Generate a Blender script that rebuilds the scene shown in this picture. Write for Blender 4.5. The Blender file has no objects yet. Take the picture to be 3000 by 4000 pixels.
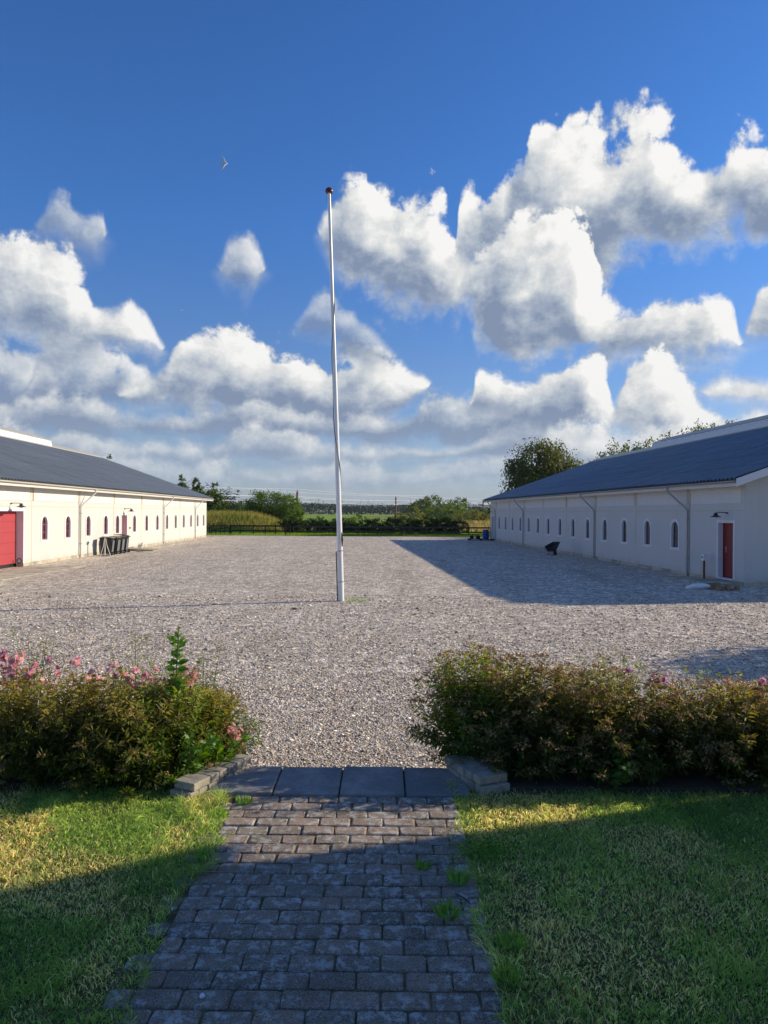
import bpy, bmesh, math, random
import numpy as np
from mathutils import Vector, Matrix

random.seed(7)
RNG = np.random.default_rng(7)
R = math.radians
SC = bpy.context.scene
COL = SC.collection

# ------------------------------------------------------------------ camera
ZC = 2.52
cd = bpy.data.cameras.new('camera')
cd.sensor_fit = 'HORIZONTAL'; cd.sensor_width = 36.0; cd.lens = 34.2
cd.clip_start = 0.05; cd.clip_end = 20000
cam = bpy.data.objects.new('camera', cd); COL.objects.link(cam)
cam.location = (0, 0, ZC)
cam.rotation_euler = (R(90.02), R(0), R(0))
cam.rotation_euler = (Matrix.Rotation(R(90.02), 4, 'X') @ Matrix.Rotation(R(0.4), 4, 'Z')).to_euler()
SC.camera = cam

# ------------------------------------------------------------------ light
SUN_EL = R(22.0)
SUN_AZ = R(90 - 17.3)           # clockwise from +Y (view direction)
SDIR = Vector((math.sin(SUN_AZ) * math.cos(SUN_EL), math.cos(SUN_AZ) * math.cos(SUN_EL), math.sin(SUN_EL)))
sl = bpy.data.lights.new('sun', 'SUN'); sl.energy = 5.0; sl.angle = R(0.55); sl.color = (1.0, 0.885, 0.68)
sun = bpy.data.objects.new('sun', sl); COL.objects.link(sun)
sun.rotation_euler = SDIR.to_track_quat('Z', 'Y').to_euler()
SC.view_settings.view_transform = 'Standard'
SC.view_settings.look = 'None'
SC.view_settings.gamma = 1.0
SC.view_settings.use_curve_mapping = False
SC.view_settings.exposure = 0.15
SC.cycles.max_bounces = 6
SC.cycles.use_adaptive_sampling = True
SC.cycles.adaptive_threshold = 0.02
SC.cycles.diffuse_bounces = 3
SC.cycles.transparent_max_bounces = 8
SC.cycles.volume_bounces = 0


# ------------------------------------------------------------------ node helper
class NT:
    def __init__(self, tree):
        self.t = tree; self.n = tree.nodes; self.l = tree.links

    def node(self, typ, **kw):
        n = self.n.new(typ)
        for k, v in kw.items():
            setattr(n, k, v)
        return n

    def put(self, sock, v):
        if v is None:
            return
        if hasattr(v, 'is_linked') or isinstance(v, bpy.types.NodeSocket):
            self.l.new(v, sock)
        else:
            if sock.type in ('RGBA',) and not hasattr(v, '__len__'):
                v = (v, v, v, 1)
            if sock.type == 'RGBA' and len(v) == 3:
                v = (*v, 1)
            sock.default_value = v

    def m(self, op, a, b=None, c=None, clamp=False):
        n = self.node('ShaderNodeMath', operation=op, use_clamp=clamp)
        for s, v in zip(n.inputs, (a, b, c)):
            self.put(s, v)
        return n.outputs[0]

    def v(self, op, a, b=None, scale=None):
        n = self.node('ShaderNodeVectorMath', operation=op)
        self.put(n.inputs[0], a)
        if b is not None:
            self.put(n.inputs[1], b)
        if scale is not None:
            self.put(n.inputs['Scale'], scale)
        return n.outputs['Value'] if op in ('DOT_PRODUCT', 'LENGTH', 'DISTANCE') else n.outputs[0]

    def xyz(self, x, y, z=0.0):
        n = self.node('ShaderNodeCombineXYZ')
        for s, v in zip(n.inputs, (x, y, z)):
            self.put(s, v)
        return n.outputs[0]

    def sep(self, v):
        n = self.node('ShaderNodeSeparateXYZ'); self.put(n.inputs[0], v)
        return n.outputs

    def noise(self, vec, scale, detail=3, rough=0.55, typ='FBM', dist=0.0):
        n = self.node('ShaderNodeTexNoise')
        n.noise_type = typ
        self.put(n.inputs['Vector'], vec); n.inputs['Scale'].default_value = scale
        n.inputs['Detail'].default_value = detail; n.inputs['Roughness'].default_value = rough
        n.inputs['Distortion'].default_value = dist
        return n.outputs

    def voro(self, vec, scale, feature='F1', smooth=0.5, detail=0, rough=0.5, rnd=1.0):
        n = self.node('ShaderNodeTexVoronoi', feature=feature)
        self.put(n.inputs['Vector'], vec); n.inputs['Scale'].default_value = scale
        n.inputs['Randomness'].default_value = rnd
        if feature == 'SMOOTH_F1':
            n.inputs['Smoothness'].default_value = smooth
        if 'Detail' in n.inputs:
            n.inputs['Detail'].default_value = detail; n.inputs['Roughness'].default_value = rough
        return n.outputs

    def ramp(self, fac, pts, interp='LINEAR'):
        n = self.node('ShaderNodeValToRGB'); self.put(n.inputs[0], fac)
        cr = n.color_ramp; cr.interpolation = interp
        while len(cr.elements) < len(pts):
            cr.elements.new(0.5)
        for e, (p, c) in zip(cr.elements, pts):
            e.position = p
            e.color = (c, c, c, 1) if not hasattr(c, '__len__') else (*c[:3], 1)
        return n.outputs[0]

    def mix(self, fac, a, b, blend='MIX'):
        n = self.node('ShaderNodeMix', data_type='RGBA', blend_type=blend)
        self.put(n.inputs['Factor'], fac)
        self.put(n.inputs[6], a); self.put(n.inputs[7], b)
        return n.outputs[2]

    def sstep(self, x, lo, hi, to0=0.0, to1=1.0):
        n = self.node('ShaderNodeMapRange', interpolation_type='SMOOTHSTEP')
        self.put(n.inputs[0], x); self.put(n.inputs[1], lo); self.put(n.inputs[2], hi)
        self.put(n.inputs[3], to0); self.put(n.inputs[4], to1)
        return n.outputs[0]


# ------------------------------------------------------------------ world: Nishita sky with cumulus
def px2ang(x, y):
    u = (x - 1500) / 2850.0; v = (y - 2001) / 2850.0
    u, v = u + 0.00698 * v, v - 0.00698 * u
    return math.degrees(math.atan(u)), math.degrees(math.atan(-v / math.sqrt(1 + u * u)))


# each cloud: outline of its top and of its base (angles in degrees: azimuth from +Y, elevation), how soft, how grey
def outl(pts):
    return [px2ang(*p) for p in pts]


CLOUDS = [
    # (top outline, base outline, brightness, base shade)
    dict(top=[(-400, 1330), (0, 1385), (120, 1415), (260, 1560)], bot=[(-400, 1640), (0, 1640), (140, 1620), (260, 1570)], b=.7, g=.6, bias=.4),
    dict(top=[(100, 1560), (190, 1385), (300, 1375), (430, 1395), (520, 1440), (560, 1470), (640, 1560)],
         bot=[(60, 1640), (200, 1660), (400, 1650), (560, 1600), (640, 1570)], b=.68, g=.8, bias=.45),
    dict(top=[(460, 1550), (650, 1470), (700, 1370), (900, 1345), (1000, 1360), (1300, 1395), (1480, 1440), (1600, 1470), (1660, 1500)],
         bot=[(460, 1560), (700, 1590), (900, 1690), (1200, 1720), (1480, 1690), (1600, 1580), (1660, 1520)], b=.9, g=.62),
    dict(top=[(-500, 1560), (60, 1600), (300, 1540), (520, 1600), (700, 1640), (1000, 1590), (1300, 1650), (1560, 1640), (1690, 1540), (1740, 1550), (1800, 1600), (2000, 1590), (2200, 1650)],
         bot=[(-500, 1760), (100, 1720), (600, 1710), (1000, 1720), (1400, 1730), (1900, 1760), (2200, 1680)], b=.52, g=.8, o=.92, bias=.5),
    dict(top=[(-500, 1720), (200, 1690), (500, 1740), (780, 1750), (1000, 1690), (1250, 1730), (1480, 1760), (1800, 1745), (2050, 1680), (2200, 1720), (2400, 1790)],
         bot=[(-500, 1850), (300, 1800), (700, 1830), (950, 1810), (1300, 1830), (1800, 1790), (2200, 1830), (2400, 1800)], b=.64, g=.6, o=.88, bias=.45),
    dict(top=[(-500, 1830), (500, 1800), (700, 1840), (830, 1795), (1100, 1860), (1330, 1815), (1600, 1850), (1850, 1790), (1990, 1800), (2300, 1870)],
         bot=[(-500, 1930), (500, 1890), (760, 1930), (1000, 1900), (1500, 1925), (2000, 1895), (2300, 1920)], b=.68, g=.5, o=.78, bias=.35),
    # left big cumulus
    dict(top=[(-700, 800), (-200, 880), (0, 930), (60, 905), (140, 925), (250, 960), (320, 1080), (350, 1130), (370, 1210), (440, 1250), (520, 1220), (600, 1280), (625, 1340)],
         bot=[(-700, 1330), (0, 1335), (150, 1335), (300, 1345), (450, 1360), (600, 1375), (625, 1370)], b=.88, g=.36, bias=.45),
    dict(top=[(150, 900), (190, 800), (260, 770), (300, 860), (400, 860), (420, 930)],
         bot=[(150, 910), (220, 960), (300, 980), (370, 975), (400, 960), (420, 935)], b=.42, g=.5),
    dict(top=[(850, 1060), (890, 985), (940, 970), (1000, 990), (1020, 1050)], bot=[(850, 1070), (890, 1105), (960, 1115), (1020, 1060)], b=.6, g=.5),
    # grey wisp behind the pole
    dict(top=[(1170, 1270), (1230, 1190), (1290, 1155), (1310, 1200), (1400, 1270), (1520, 1400)],
         bot=[(1170, 1290), (1260, 1320), (1400, 1380), (1520, 1410)], b=.3, g=.85),
    # right group
    dict(top=[(1260, 900), (1330, 820), (1460, 745), (1560, 790), (1640, 780), (1720, 830), (1780, 990), (1850, 1030), (1960, 1080), (2020, 1150)],
         bot=[(1260, 960), (1330, 1080), (1450, 1160), (1560, 1210), (1700, 1240), (1850, 1190), (1980, 1190), (2020, 1160)], b=.9, g=.45),
    dict(top=[(1770, 980), (1800, 800), (1860, 775), (1960, 710), (2040, 690), (2080, 490), (2200, 470), (2310, 480), (2370, 530), (2470, 520), (2520, 490), (2610, 500), (2640, 580), (2720, 660), (2810, 660), (2870, 540), (2930, 525), (3000, 570), (3200, 640), (3500, 800)],
         bot=[(1770, 1000), (1850, 1060), (2000, 1190), (2200, 1130), (2330, 1090), (2480, 980), (2640, 980), (2830, 905), (3000, 930), (3300, 960), (3500, 900)], b=.97, g=.52),
    dict(top=[(1800, 1100), (1950, 960), (2150, 880), (2300, 960), (2350, 1160), (2450, 1210), (2560, 1180), (2640, 1160), (2680, 1170), (2780, 1165), (2860, 1200), (2900, 1330)],
         bot=[(1830, 1200), (1900, 1380), (2000, 1430), (2200, 1420), (2400, 1400), (2600, 1390), (2800, 1390), (2900, 1350)], b=.93, g=.40),
    dict(top=[(2930, 1290), (2990, 1140), (3100, 1100), (3300, 1130)], bot=[(2930, 1300), (3000, 1330), (3300, 1330)], b=.9, g=.3),
    dict(top=[(1835, 1580), (1870, 1480), (1950, 1470), (2060, 1530), (2230, 1420), (2330, 1410), (2370, 1470), (2400, 1570), (2420, 1640)],
         bot=[(1835, 1590), (1900, 1640), (2050, 1670), (2250, 1690), (2380, 1690), (2420, 1650)], b=.92, g=.62),
    dict(top=[(2440, 1560), (2470, 1460), (2520, 1440), (2600, 1460), (2700, 1540), (2800, 1610), (2850, 1660), (3000, 1640)],
         bot=[(2440, 1700), (2600, 1740), (2800, 1740), (3000, 1720)], b=.95, g=.35),
    dict(top=[(2740, 1540), (2870, 1490), (2960, 1500), (3200, 1490)], bot=[(2740, 1545), (2860, 1560), (3200, 1560)], b=.85, g=.25),
    dict(top=[(2100, 1780), (2200, 1700), (2330, 1690), (2450, 1740), (2600, 1700), (2900, 1720), (3300, 1690)],
         bot=[(2100, 1830), (2400, 1850), (2800, 1840), (3300, 1850)], b=.85, g=.4),
]

AZ0, AZ1, EL0, EL1 = -45.0, 45.0, -4.0, 44.0


def build_world():
    w = bpy.data.worlds.new('World'); SC.world = w; w.use_nodes = True
    try:
        w.cycles.sampling_method = 'MANUAL'; w.cycles.sample_map_resolution = 512
    except Exception:
        pass
    t = w.node_tree; t.nodes.clear(); N = NT(t)
    out = N.node('ShaderNodeOutputWorld')
    sky = N.node('ShaderNodeTexSky', sky_type='NISHITA')
    sky.sun_disc = False; sky.sun_elevation = SUN_EL; sky.sun_rotation = SUN_AZ
    sky.altitude = 20; sky.air_density = 1.0; sky.dust_density = 0.35; sky.ozone_density = 2.2
    tc = N.node('ShaderNodeTexCoord')
    dirv = N.v('NORMALIZE', tc.outputs['Generated'])
    sd = N.sep(dirv)
    # the camera's rendering of a deep polarised blue: less red, more blue with height
    grade = N.ramp(N.m('ABSOLUTE', sd[2]), [(0.0, (0.44, 0.50, 0.70)), (0.10, (0.43, 0.53, 0.76)), (0.20, (0.40, 0.55, 0.82)), (0.36, (0.29, 0.59, 1.0)), (0.60, (0.25, 0.55, 0.97)), (1.0, (0.25, 0.52, 0.92))])
    skyc = N.v('SCALE', N.mix(1.0, sky.outputs[0], grade, 'MULTIPLY'), scale=1.67)

    az_d = N.m('MULTIPLY', N.m('ARCTAN2', sd[0], sd[1]), 180 / math.pi)
    el_d = N.m('MULTIPLY', N.m('ARCSINE', sd[2]), 180 / math.pi)

    def noise2(vec, scale, detail, rough):
        o_ = N.noise(vec, scale, detail, rough)
        o_[0].node.noise_dimensions = '2D'
        return o_

    def fields(dx, dy, fine):
        """billow noise and warped angles (degrees) at the direction moved by dx, dy degrees"""
        p = N.xyz(N.m('ADD', az_d, dx), N.m('ADD', el_d, dy), 0.0)
        wv = N.v('SUBTRACT', noise2(p, 0.14, 2, 0.6)[1], (0.5, 0.5, 0.5))
        q = N.v('ADD', p, N.v('SCALE', wv, scale=3.6))
        vo = N.voro(q, 0.24, 'F1'); vo[0].node.voronoi_dimensions = '2D'
        lowf = noise2(q, 0.22, 1.5, 0.5)[0]
        low = N.m('MULTIPLY_ADD', N.m('SUBTRACT', 0.24, N.m('MULTIPLY', vo[0], vo[0])), 2.2, N.m('MULTIPLY_ADD', lowf, 4.4, -2.2))
        if fine:
            q3 = N.v('ADD', p, N.v('SCALE', wv, scale=1.2))
            vs = N.voro(q3, 0.9, 'F1'); vs[0].node.voronoi_dimensions = '2D'
            fb = noise2(q3, 0.75, 5, 0.66)[0]
            bil = N.m('MULTIPLY_ADD', N.m('SUBTRACT', 0.24, N.m('MULTIPLY', vs[0], vs[0])), 1.0, low)
            bil = N.m('MULTIPLY_ADD', N.m('SUBTRACT', fb, 0.5), 2.9, bil)
        else:
            bil = low; fb = lowf
        s = N.sep(N.v('ADD', p, N.v('SCALE', wv, scale=1.1)))
        azn = N.m('MULTIPLY_ADD', s[0], 1 / (AZ1 - AZ0), -AZ0 / (AZ1 - AZ0))
        return bil, s[0], s[1], N.xyz(azn, azn, azn), fb, low

    def curves(azv, lists):
        n = N.node('ShaderNodeRGBCurve'); n.mapping.use_clip = False
        t.links.new(azv, n.inputs['Color'])
        for ch, pts in enumerate(lists):
            pts = sorted(pts)
            c = n.mapping.curves[ch]
            P = [((a - AZ0) / (AZ1 - AZ0), (e - EL0) / (EL1 - EL0)) for a, e in pts]
            P = [(min(max(x, 0.0), 1.0), y) for x, y in P]
            while len(c.points) < len(P):
                c.points.new(0.5, 0.5)
            for cp, pp in zip(c.points, P):
                cp.location = pp; cp.handle_type = 'AUTO_CLAMPED'
        n.mapping.update()
        return N.v('MULTIPLY_ADD', n.outputs[0], (EL1 - EL0,) * 3), n

    def vma(a, b, c):
        n = N.node('ShaderNodeVectorMath', operation='MULTIPLY_ADD')
        for s_, v_ in zip(n.inputs, (a, b, c)):
            N.put(s_, v_)
        return n.outputs[0]

    def vstep(x, lo, hi, to0, to1):
        n = N.node('ShaderNodeMapRange', data_type='FLOAT_VECTOR', interpolation_type='SMOOTHSTEP')
        names = ('Vector', 'From_Min_FLOAT3', 'From_Max_FLOAT3', 'To_Min_FLOAT3', 'To_Max_FLOAT3')
        socks = [s_ for s_ in n.inputs if s_.type == 'VECTOR']
        for s_, v_ in zip(socks, (x, lo, hi, to0, to1)):
            N.put(s_, v_)
        return [o_ for o_ in n.outputs if o_.type == 'VECTOR'][0]

    A = fields(0.0, 0.0, True)
    B = fields(1.5, 0.7, False)          # a step towards the sun, which stands to the right
    Ael = N.xyz(A[2], A[2], A[2]); Bel = N.xyz(B[2], B[2], B[2])
    Alow = N.xyz(A[5], A[5], A[5]); Abil = N.xyz(A[0], A[0], A[0]); Bbil = N.xyz(B[0], B[0], B[0])
    # generic cumulus all round, outside the part of the sky that the picture shows
    hz = N.m('ADD', N.m('ABSOLUTE', sd[2]), 0.16)
    pl = N.xyz(N.m('DIVIDE', sd[0], hz), N.m('DIVIDE', sd[1], hz), 0.0)
    gn = N.noise(pl, 0.9, 5, 0.58)[0]
    g2 = N.noise(N.v('ADD', pl, (0.10, 0.03, 0)), 0.9, 4, 0.58)[0]
    win = N.sstep(N.m('ABSOLUTE', A[1]), 31.0, 44.0)
    win = N.m('MAXIMUM', win, N.sstep(A[2], 36.0, 52.0))
    win = N.m('MULTIPLY', win, N.sstep(sd[2], 0.0, 0.05))
    T = N.m('SUBTRACT', 1.0, N.m('MULTIPLY', N.sstep(gn, 0.57, 0.70), win))
    L = N.m('MULTIPLY_ADD', N.m('SUBTRACT', gn, g2), 3.0, 0.5, clamp=True)

    def padded(c):
        tp = outl(c['top']); bt = outl(c['bot'])
        lo = max(tp[0][0], bt[0][0]); hi = min(tp[-1][0], bt[-1][0])
        ml = (tp[0][1] + bt[0][1]) / 2; mh = (tp[-1][1] + bt[-1][1]) / 2
        k = 1.3
        tp = [(lo - 2 * k, ml - 5), (lo - k, ml - 1.6)] + tp + [(hi + k, mh - 1.6), (hi + 2 * k, mh - 5)]
        bt = [(lo - 2 * k, ml + 5), (lo - k, ml + 1.6)] + bt + [(hi + k, mh + 1.6), (hi + 2 * k, mh + 5)]
        return tp, bt

    for i in range(0, len(CLOUDS), 3):
        pk = CLOUDS[i:i + 3]
        while len(pk) < 3:
            pk.append(dict(top=[(0, 3000), (100, 3000)], bot=[(0, 2900), (100, 2900)], b=.5, g=.5))
        tb = [padded(c) for c in pk]
        top_a, _ = curves(A[3], [x[0] for x in tb]); bot_a, _ = curves(A[3], [x[1] for x in tb])
        top_b, _ = curves(B[3], [x[0] for x in tb])
        E0 = (EL0,) * 3
        ela = N.v('SUBTRACT', Ael, E0); elb = N.v('SUBTRACT', Bel, E0)
        thick = N.v('MAXIMUM', N.v('SUBTRACT', top_a, bot_a), (0.3,) * 3)
        dt = N.v('SUBTRACT', top_a, ela); db = N.v('SUBTRACT', ela, bot_a)
        S = N.v('MINIMUM', dt, vma(db, (0.8,) * 3, (0.25,) * 3))
        thin = N.v('MINIMUM', N.v('MULTIPLY', thick, (0.17,) * 3), (0.95,) * 3)
        Sb = N.v('ADD', S, tuple(c.get('bias', 0.62) for c in pk))
        Sn = vma(Abil, thin, Sb); Sl = vma(Alow, thin, Sb)
        dt2 = N.v('SUBTRACT', top_b, elb); db2 = N.v('SUBTRACT', elb, bot_a)
        S2 = vma(Bbil, thin, N.v('ADD', N.v('MINIMUM', dt2, vma(db2, (0.8,) * 3, (0.25,) * 3)), tuple(c.get('bias', 0.62) for c in pk)))
        hgt = N.v('DIVIDE', db, thick)
        soft = vstep(hgt, (0.0,) * 3, (0.75,) * 3, (2.4,) * 3, (0.80,) * 3)
        alpha = vstep(Sn, (-0.35,) * 3, soft, (0.0,) * 3, tuple(c.get('o', min(1.0, 0.5 + c['b'] * 0.55)) for c in pk))
        rel = N.v('SUBTRACT', Sl, S2)
        lit = vma(rel, (0.20,) * 3, tuple(c['b'] - c['g'] * 0.95 - 0.20 for c in pk))
        up = vstep(hgt, (0.05,) * 3, (1.0,) * 3, (0.0,) * 3, tuple(c['g'] * 1.05 for c in pk))
        mid = vstep(Sl, (0.6,) * 3, (4.2,) * 3, (0.0,) * 3, tuple(-(0.26 * c['g'] + 0.13) for c in pk))
        lit = N.v('ADD', N.v('ADD', lit, up), mid)
        al = N.sep(alpha); li = N.sep(lit)
        for k in range(3):
            # running over-operator on the light value and on the clear-sky transmission
            d_ = N.m('SUBTRACT', li[k], L)
            L = N.m('MULTIPLY_ADD', d_, al[k], L)
            T = N.m('MULTIPLY', T, N.m('SUBTRACT', 1.0, al[k]))
    # fine mottling of the cloud body
    L = N.m('MULTIPLY_ADD', N.m('SUBTRACT', A[4], 0.5), 0.62, L)
    L = N.m('MULTIPLY_ADD', N.m('SUBTRACT', noise2(N.xyz(az_d, N.m('MULTIPLY', el_d, 1.5), 3.0), 0.42, 4, 0.62)[0], 0.5), 0.75, L)
    cc = N.ramp(L, [(0.0, (0.22, 0.285, 0.415)), (0.28, (0.37, 0.43, 0.53)), (0.55, (0.58, 0.62, 0.66)), (0.8, (0.78, 0.785, 0.775)), (1.0, (0.94, 0.93, 0.91))])
    cc = N.v('SCALE', cc, scale=0.91 / 0.085)
    haze_el = N.sstep(A[2], 9.0, 0.0, 0.0, 0.35)
    cc = N.mix(haze_el, cc, tuple(x * 0.91 / 0.085 for x in (0.48, 0.56, 0.66)))
    col = N.mix(T, cc, skyc)
    bg = N.node('ShaderNodeBackground'); bg.inputs['Strength'].default_value = 0.085
    t.links.new(col, bg.inputs['Color'])
    t.links.new(bg.outputs[0], out.inputs[0])


build_world()


# ------------------------------------------------------------------ materials
MATS = {}


def mat(name, color=None, rough=0.8, metal=0.0, spec=0.3, fn=None, bump=None):
    if name in MATS:
        return MATS[name]
    m = bpy.data.materials.new(name); m.use_nodes = True
    t = m.node_tree; N = NT(t)
    bs = t.nodes['Principled BSDF']
    bs.inputs['Roughness'].default_value = rough; bs.inputs['Metallic'].default_value = metal
    bs.inputs['Specular IOR Level'].default_value = spec
    if color is not None:
        # every plain colour gets a little grain and wear
        tc = N.node('ShaderNodeTexCoord')
        n1 = N.noise(tc.outputs['Object'], 2.2, 5, 0.6)[0]
        n2 = N.noise(tc.outputs['Object'], 40.0, 2, 0.6)[0]
        f = N.m('ADD', N.m('MULTIPLY', n1, 0.35), N.m('MULTIPLY', n2, 0.2))
        N.put(bs.inputs['Base Color'], N.mix(f, tuple(min(1, x * 1.18) for x in color), tuple(x * 0.72 for x in color)))
    if fn:
        fn(N, bs)
    MATS[name] = m
    return m


def set_bump(N, bs, h, strength=0.3, dist=0.02):
    b = N.node('ShaderNodeBump'); b.inputs['Strength'].default_value = strength; b.inputs['Distance'].default_value = dist
    N.put(b.inputs['Height'], h); N.l.new(b.outputs[0], bs.inputs['Normal'])


def f_render(N, bs, base=(0.615, 0.602, 0.555)):
    tc = N.node('ShaderNodeTexCoord'); o = tc.outputs['Object']
    s = N.sep(o)
    grime = N.noise(o, 0.7, 5, 0.6)[0]
    sp = N.noise(o, 26.0, 3, 0.7)[0]
    st = N.noise(N.v('MULTIPLY', o, (2.2, 2.2, 0.12)), 1.0, 4, 0.6)[0]
    c = N.mix(N.sstep(grime, 0.42, 0.75, 0, 0.3), base, tuple(x * 0.86 for x in base))
    c = N.mix(N.sstep(sp, 0.55, 0.72, 0, 0.4), c, tuple(x * 0.68 for x in base))
    c = N.mix(N.m('MULTIPLY', N.sstep(st, 0.55, 0.75), N.sstep(s[2], 1.1, 0.1, 0, 0.35)), c, (0.42, 0.38, 0.30))
    st2 = N.noise(N.v('MULTIPLY', o, (5.0, 5.0, 0.10)), 1.0, 4, 0.65)[0]
    c = N.mix(N.m('MULTIPLY', N.sstep(st2, 0.52, 0.72), N.sstep(s[2], 0.6, 3.3, 0, 0.14)), c, (0.40, 0.37, 0.30))
    spl = N.noise(N.v('MULTIPLY', o, (1.2, 1.2, 2.5)), 1.6, 5, 0.7)[0]
    c = N.mix(N.m('MULTIPLY', N.sstep(spl, 0.35, 0.65), N.sstep(s[2], 0.5, 0.15, 0, 0.40)), c, (0.36, 0.33, 0.26))
    N.put(bs.inputs['Base Color'], c)
    set_bump(N, bs, N.noise(o, 60.0, 4, 0.7)[0], 0.55, 0.012)


def f_pillar(N, bs):
    tc = N.node('ShaderNodeTexCoord'); o = tc.outputs['Object']
    st = N.noise(N.v('MULTIPLY', o, (9.0, 9.0, 0.4)), 1.0, 4, 0.6)[0]
    c = N.mix(N.sstep(st, 0.35, 0.7), (0.68, 0.62, 0.50), (0.40, 0.34, 0.25))
    N.put(bs.inputs['Base Color'], c)
    set_bump(N, bs, N.noise(o, 60.0, 3, 0.7)[0], 0.4, 0.01)


def f_plinth(N, bs):
    tc = N.node('ShaderNodeTexCoord'); o = tc.outputs['Object']
    n1 = N.noise(o, 1.6, 5, 0.65)[0]; n2 = N.noise(o, 30, 3, 0.6)[0]
    c = N.mix(N.sstep(n1, 0.4, 0.65), (0.56, 0.50, 0.38), (0.30, 0.28, 0.23))
    c = N.mix(N.sstep(n2, 0.5, 0.75, 0, .5), c, (0.2, 0.19, 0.16))
    N.put(bs.inputs['Base Color'], c)
    set_bump(N, bs, n2, 0.4, 0.02)


def f_roof(N, bs, base=(0.135, 0.150, 0.160)):
    tc = N.node('ShaderNodeTexCoord'); o = tc.outputs['Object']
    n1 = N.noise(N.v('MULTIPLY', o, (1.0, 0.25, 0.25)), 0.9, 5, 0.6)[0]
    n2 = N.noise(o, 5.0, 5, 0.65)[0]
    sp = N.noise(o, 3.0, 2, 0.5)[0]
    c = N.mix(N.sstep(n1, 0.35, 0.7), base, tuple(x * 1.35 for x in base))
    c = N.mix(N.sstep(n2, 0.55, 0.8, 0, 0.5), c, (0.11, 0.115, 0.11))
    N.put(bs.inputs['Base Color'], c)
    sx = N.sep(o)
    cr = N.m('COSINE', N.m('MULTIPLY', N.m('ADD', sx[0], N.m('MULTIPLY', n1, 0.05)), 2 * math.pi / 1.08))
    c = N.mix(N.sstep(cr, 0.86, 0.97, 0, 0.55), c, (0.22, 0.235, 0.24))
    ld = N.voro(o, 1.1)[0]
    c = N.mix(N.sstep(ld, 0.10, 0.05, 0, 0.8), c, (0.36, 0.36, 0.33))
    N.put(bs.inputs['Base Color'], c)
    N.put(bs.inputs['Roughness'], N.sstep(n2, 0.3, 0.7, 0.32, 0.48))


def f_gravel(N, bs):
    tc = N.node('ShaderNodeTexCoord'); o = tc.outputs['Object']
    wob = N.v('ADD', o, N.v('SCALE', N.noise(o, 9.0, 2)[1], scale=0.03))
    v1 = N.voro(wob, 30.0); v2 = N.voro(wob, 12.0)
    cc = N.sep(v1[1]); c2 = N.sep(v2[1])
    c = N.ramp(cc[0], [(0.0, (0.10, 0.088, 0.08)), (0.2, (0.30, 0.26, 0.235)), (0.5, (0.45, 0.40, 0.36)), (0.75, (0.53, 0.455, 0.385)), (0.92, (0.68, 0.64, 0.60)), (1.0, (0.84, 0.81, 0.77))])
    cb = N.ramp(c2[1], [(0.0, (0.16, 0.14, 0.13)), (0.3, (0.40, 0.355, 0.32)), (0.75, (0.56, 0.505, 0.455)), (1.0, (0.82, 0.77, 0.71))])
    c = N.mix(0.5, c, cb)
    big = N.noise(N.v('MULTIPLY', o, (0.12, 0.5, 1)), 1.0, 5, 0.6)[0]
    mid = N.noise(N.v('MULTIPLY', o, (1.0, 2.2, 1)), 2.6, 6, 0.75)[0]
    c = N.mix(N.sstep(big, 0.35, 0.7, 0, 0.4), c, N.mix(1.0, c, (0.82, 0.78, 0.76), 'MULTIPLY'))
    c = N.mix(N.sstep(mid, 0.52, 0.68, 0, 0.75), c, N.mix(1.0, c, (0.50, 0.47, 0.46), 'MULTIPLY'))
    c = N.mix(N.sstep(mid, 0.48, 0.34, 0, 0.6), c, N.mix(1.0, c, (1.35, 1.33, 1.3), 'MULTIPLY'))
    c = N.mix(1.0, c, (1.0, 0.95, 0.85), 'MULTIPLY')
    trk = N.noise(N.v('ADD', N.v('MULTIPLY', o, (0.9, 0.10, 1)), N.v('SCALE', N.noise(o, 0.06, 2)[1], scale=5.0)), 1.0, 4, 0.6)[0]
    c = N.mix(N.sstep(trk, 0.54, 0.66, 0, 0.5), c, N.mix(1.0, c, (0.72, 0.69, 0.66), 'MULTIPLY'))
    c = N.mix(N.sstep(trk, 0.44, 0.34, 0, 0.5), c, N.mix(1.0, c, (1.22, 1.2, 1.17), 'MULTIPLY'))
    v3 = N.sep(N.voro(wob, 4.6)[1]); v4 = N.sep(N.voro(wob, 7.5)[1])
    k3 = N.m('MULTIPLY_ADD', v3[0], 0.34, 0.83); k4 = N.m('MULTIPLY_ADD', v4[1], 0.42, 0.79)
    c = N.v('SCALE', c, scale=N.m('MULTIPLY', k3, k4))
    rk = N.noise(N.v('MULTIPLY', o, (0.35, 3.4, 1)), 1.6, 5, 0.7)[0]
    c = N.mix(N.sstep(rk, 0.53, 0.68, 0, 0.6), c, N.mix(1.0, c, (0.58, 0.55, 0.53), 'MULTIPLY'))
    c = N.v('SCALE', c, scale=1.36)
    N.put(bs.inputs['Base Color'], c)
    h = N.m('ADD', N.m('MULTIPLY', N.m('SUBTRACT', 1.0, v2[0]), 0.9), N.m('MULTIPLY', N.m('SUBTRACT', 1.0, v1[0]), 0.45))
    rut = N.noise(N.v('MULTIPLY', o, (0.8, 3.2, 1)), 2.2, 5, 0.65)[0]
    h = N.m('ADD', h, N.m('MULTIPLY', rut, 2.8))
    set_bump(N, bs, h, 0.8, 0.035)


def f_pebble(N, bs):
    at = N.node('ShaderNodeAttribute'); at.attribute_name = 'tint'
    N.put(bs.inputs['Base Color'], at.outputs['Color'])


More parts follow.
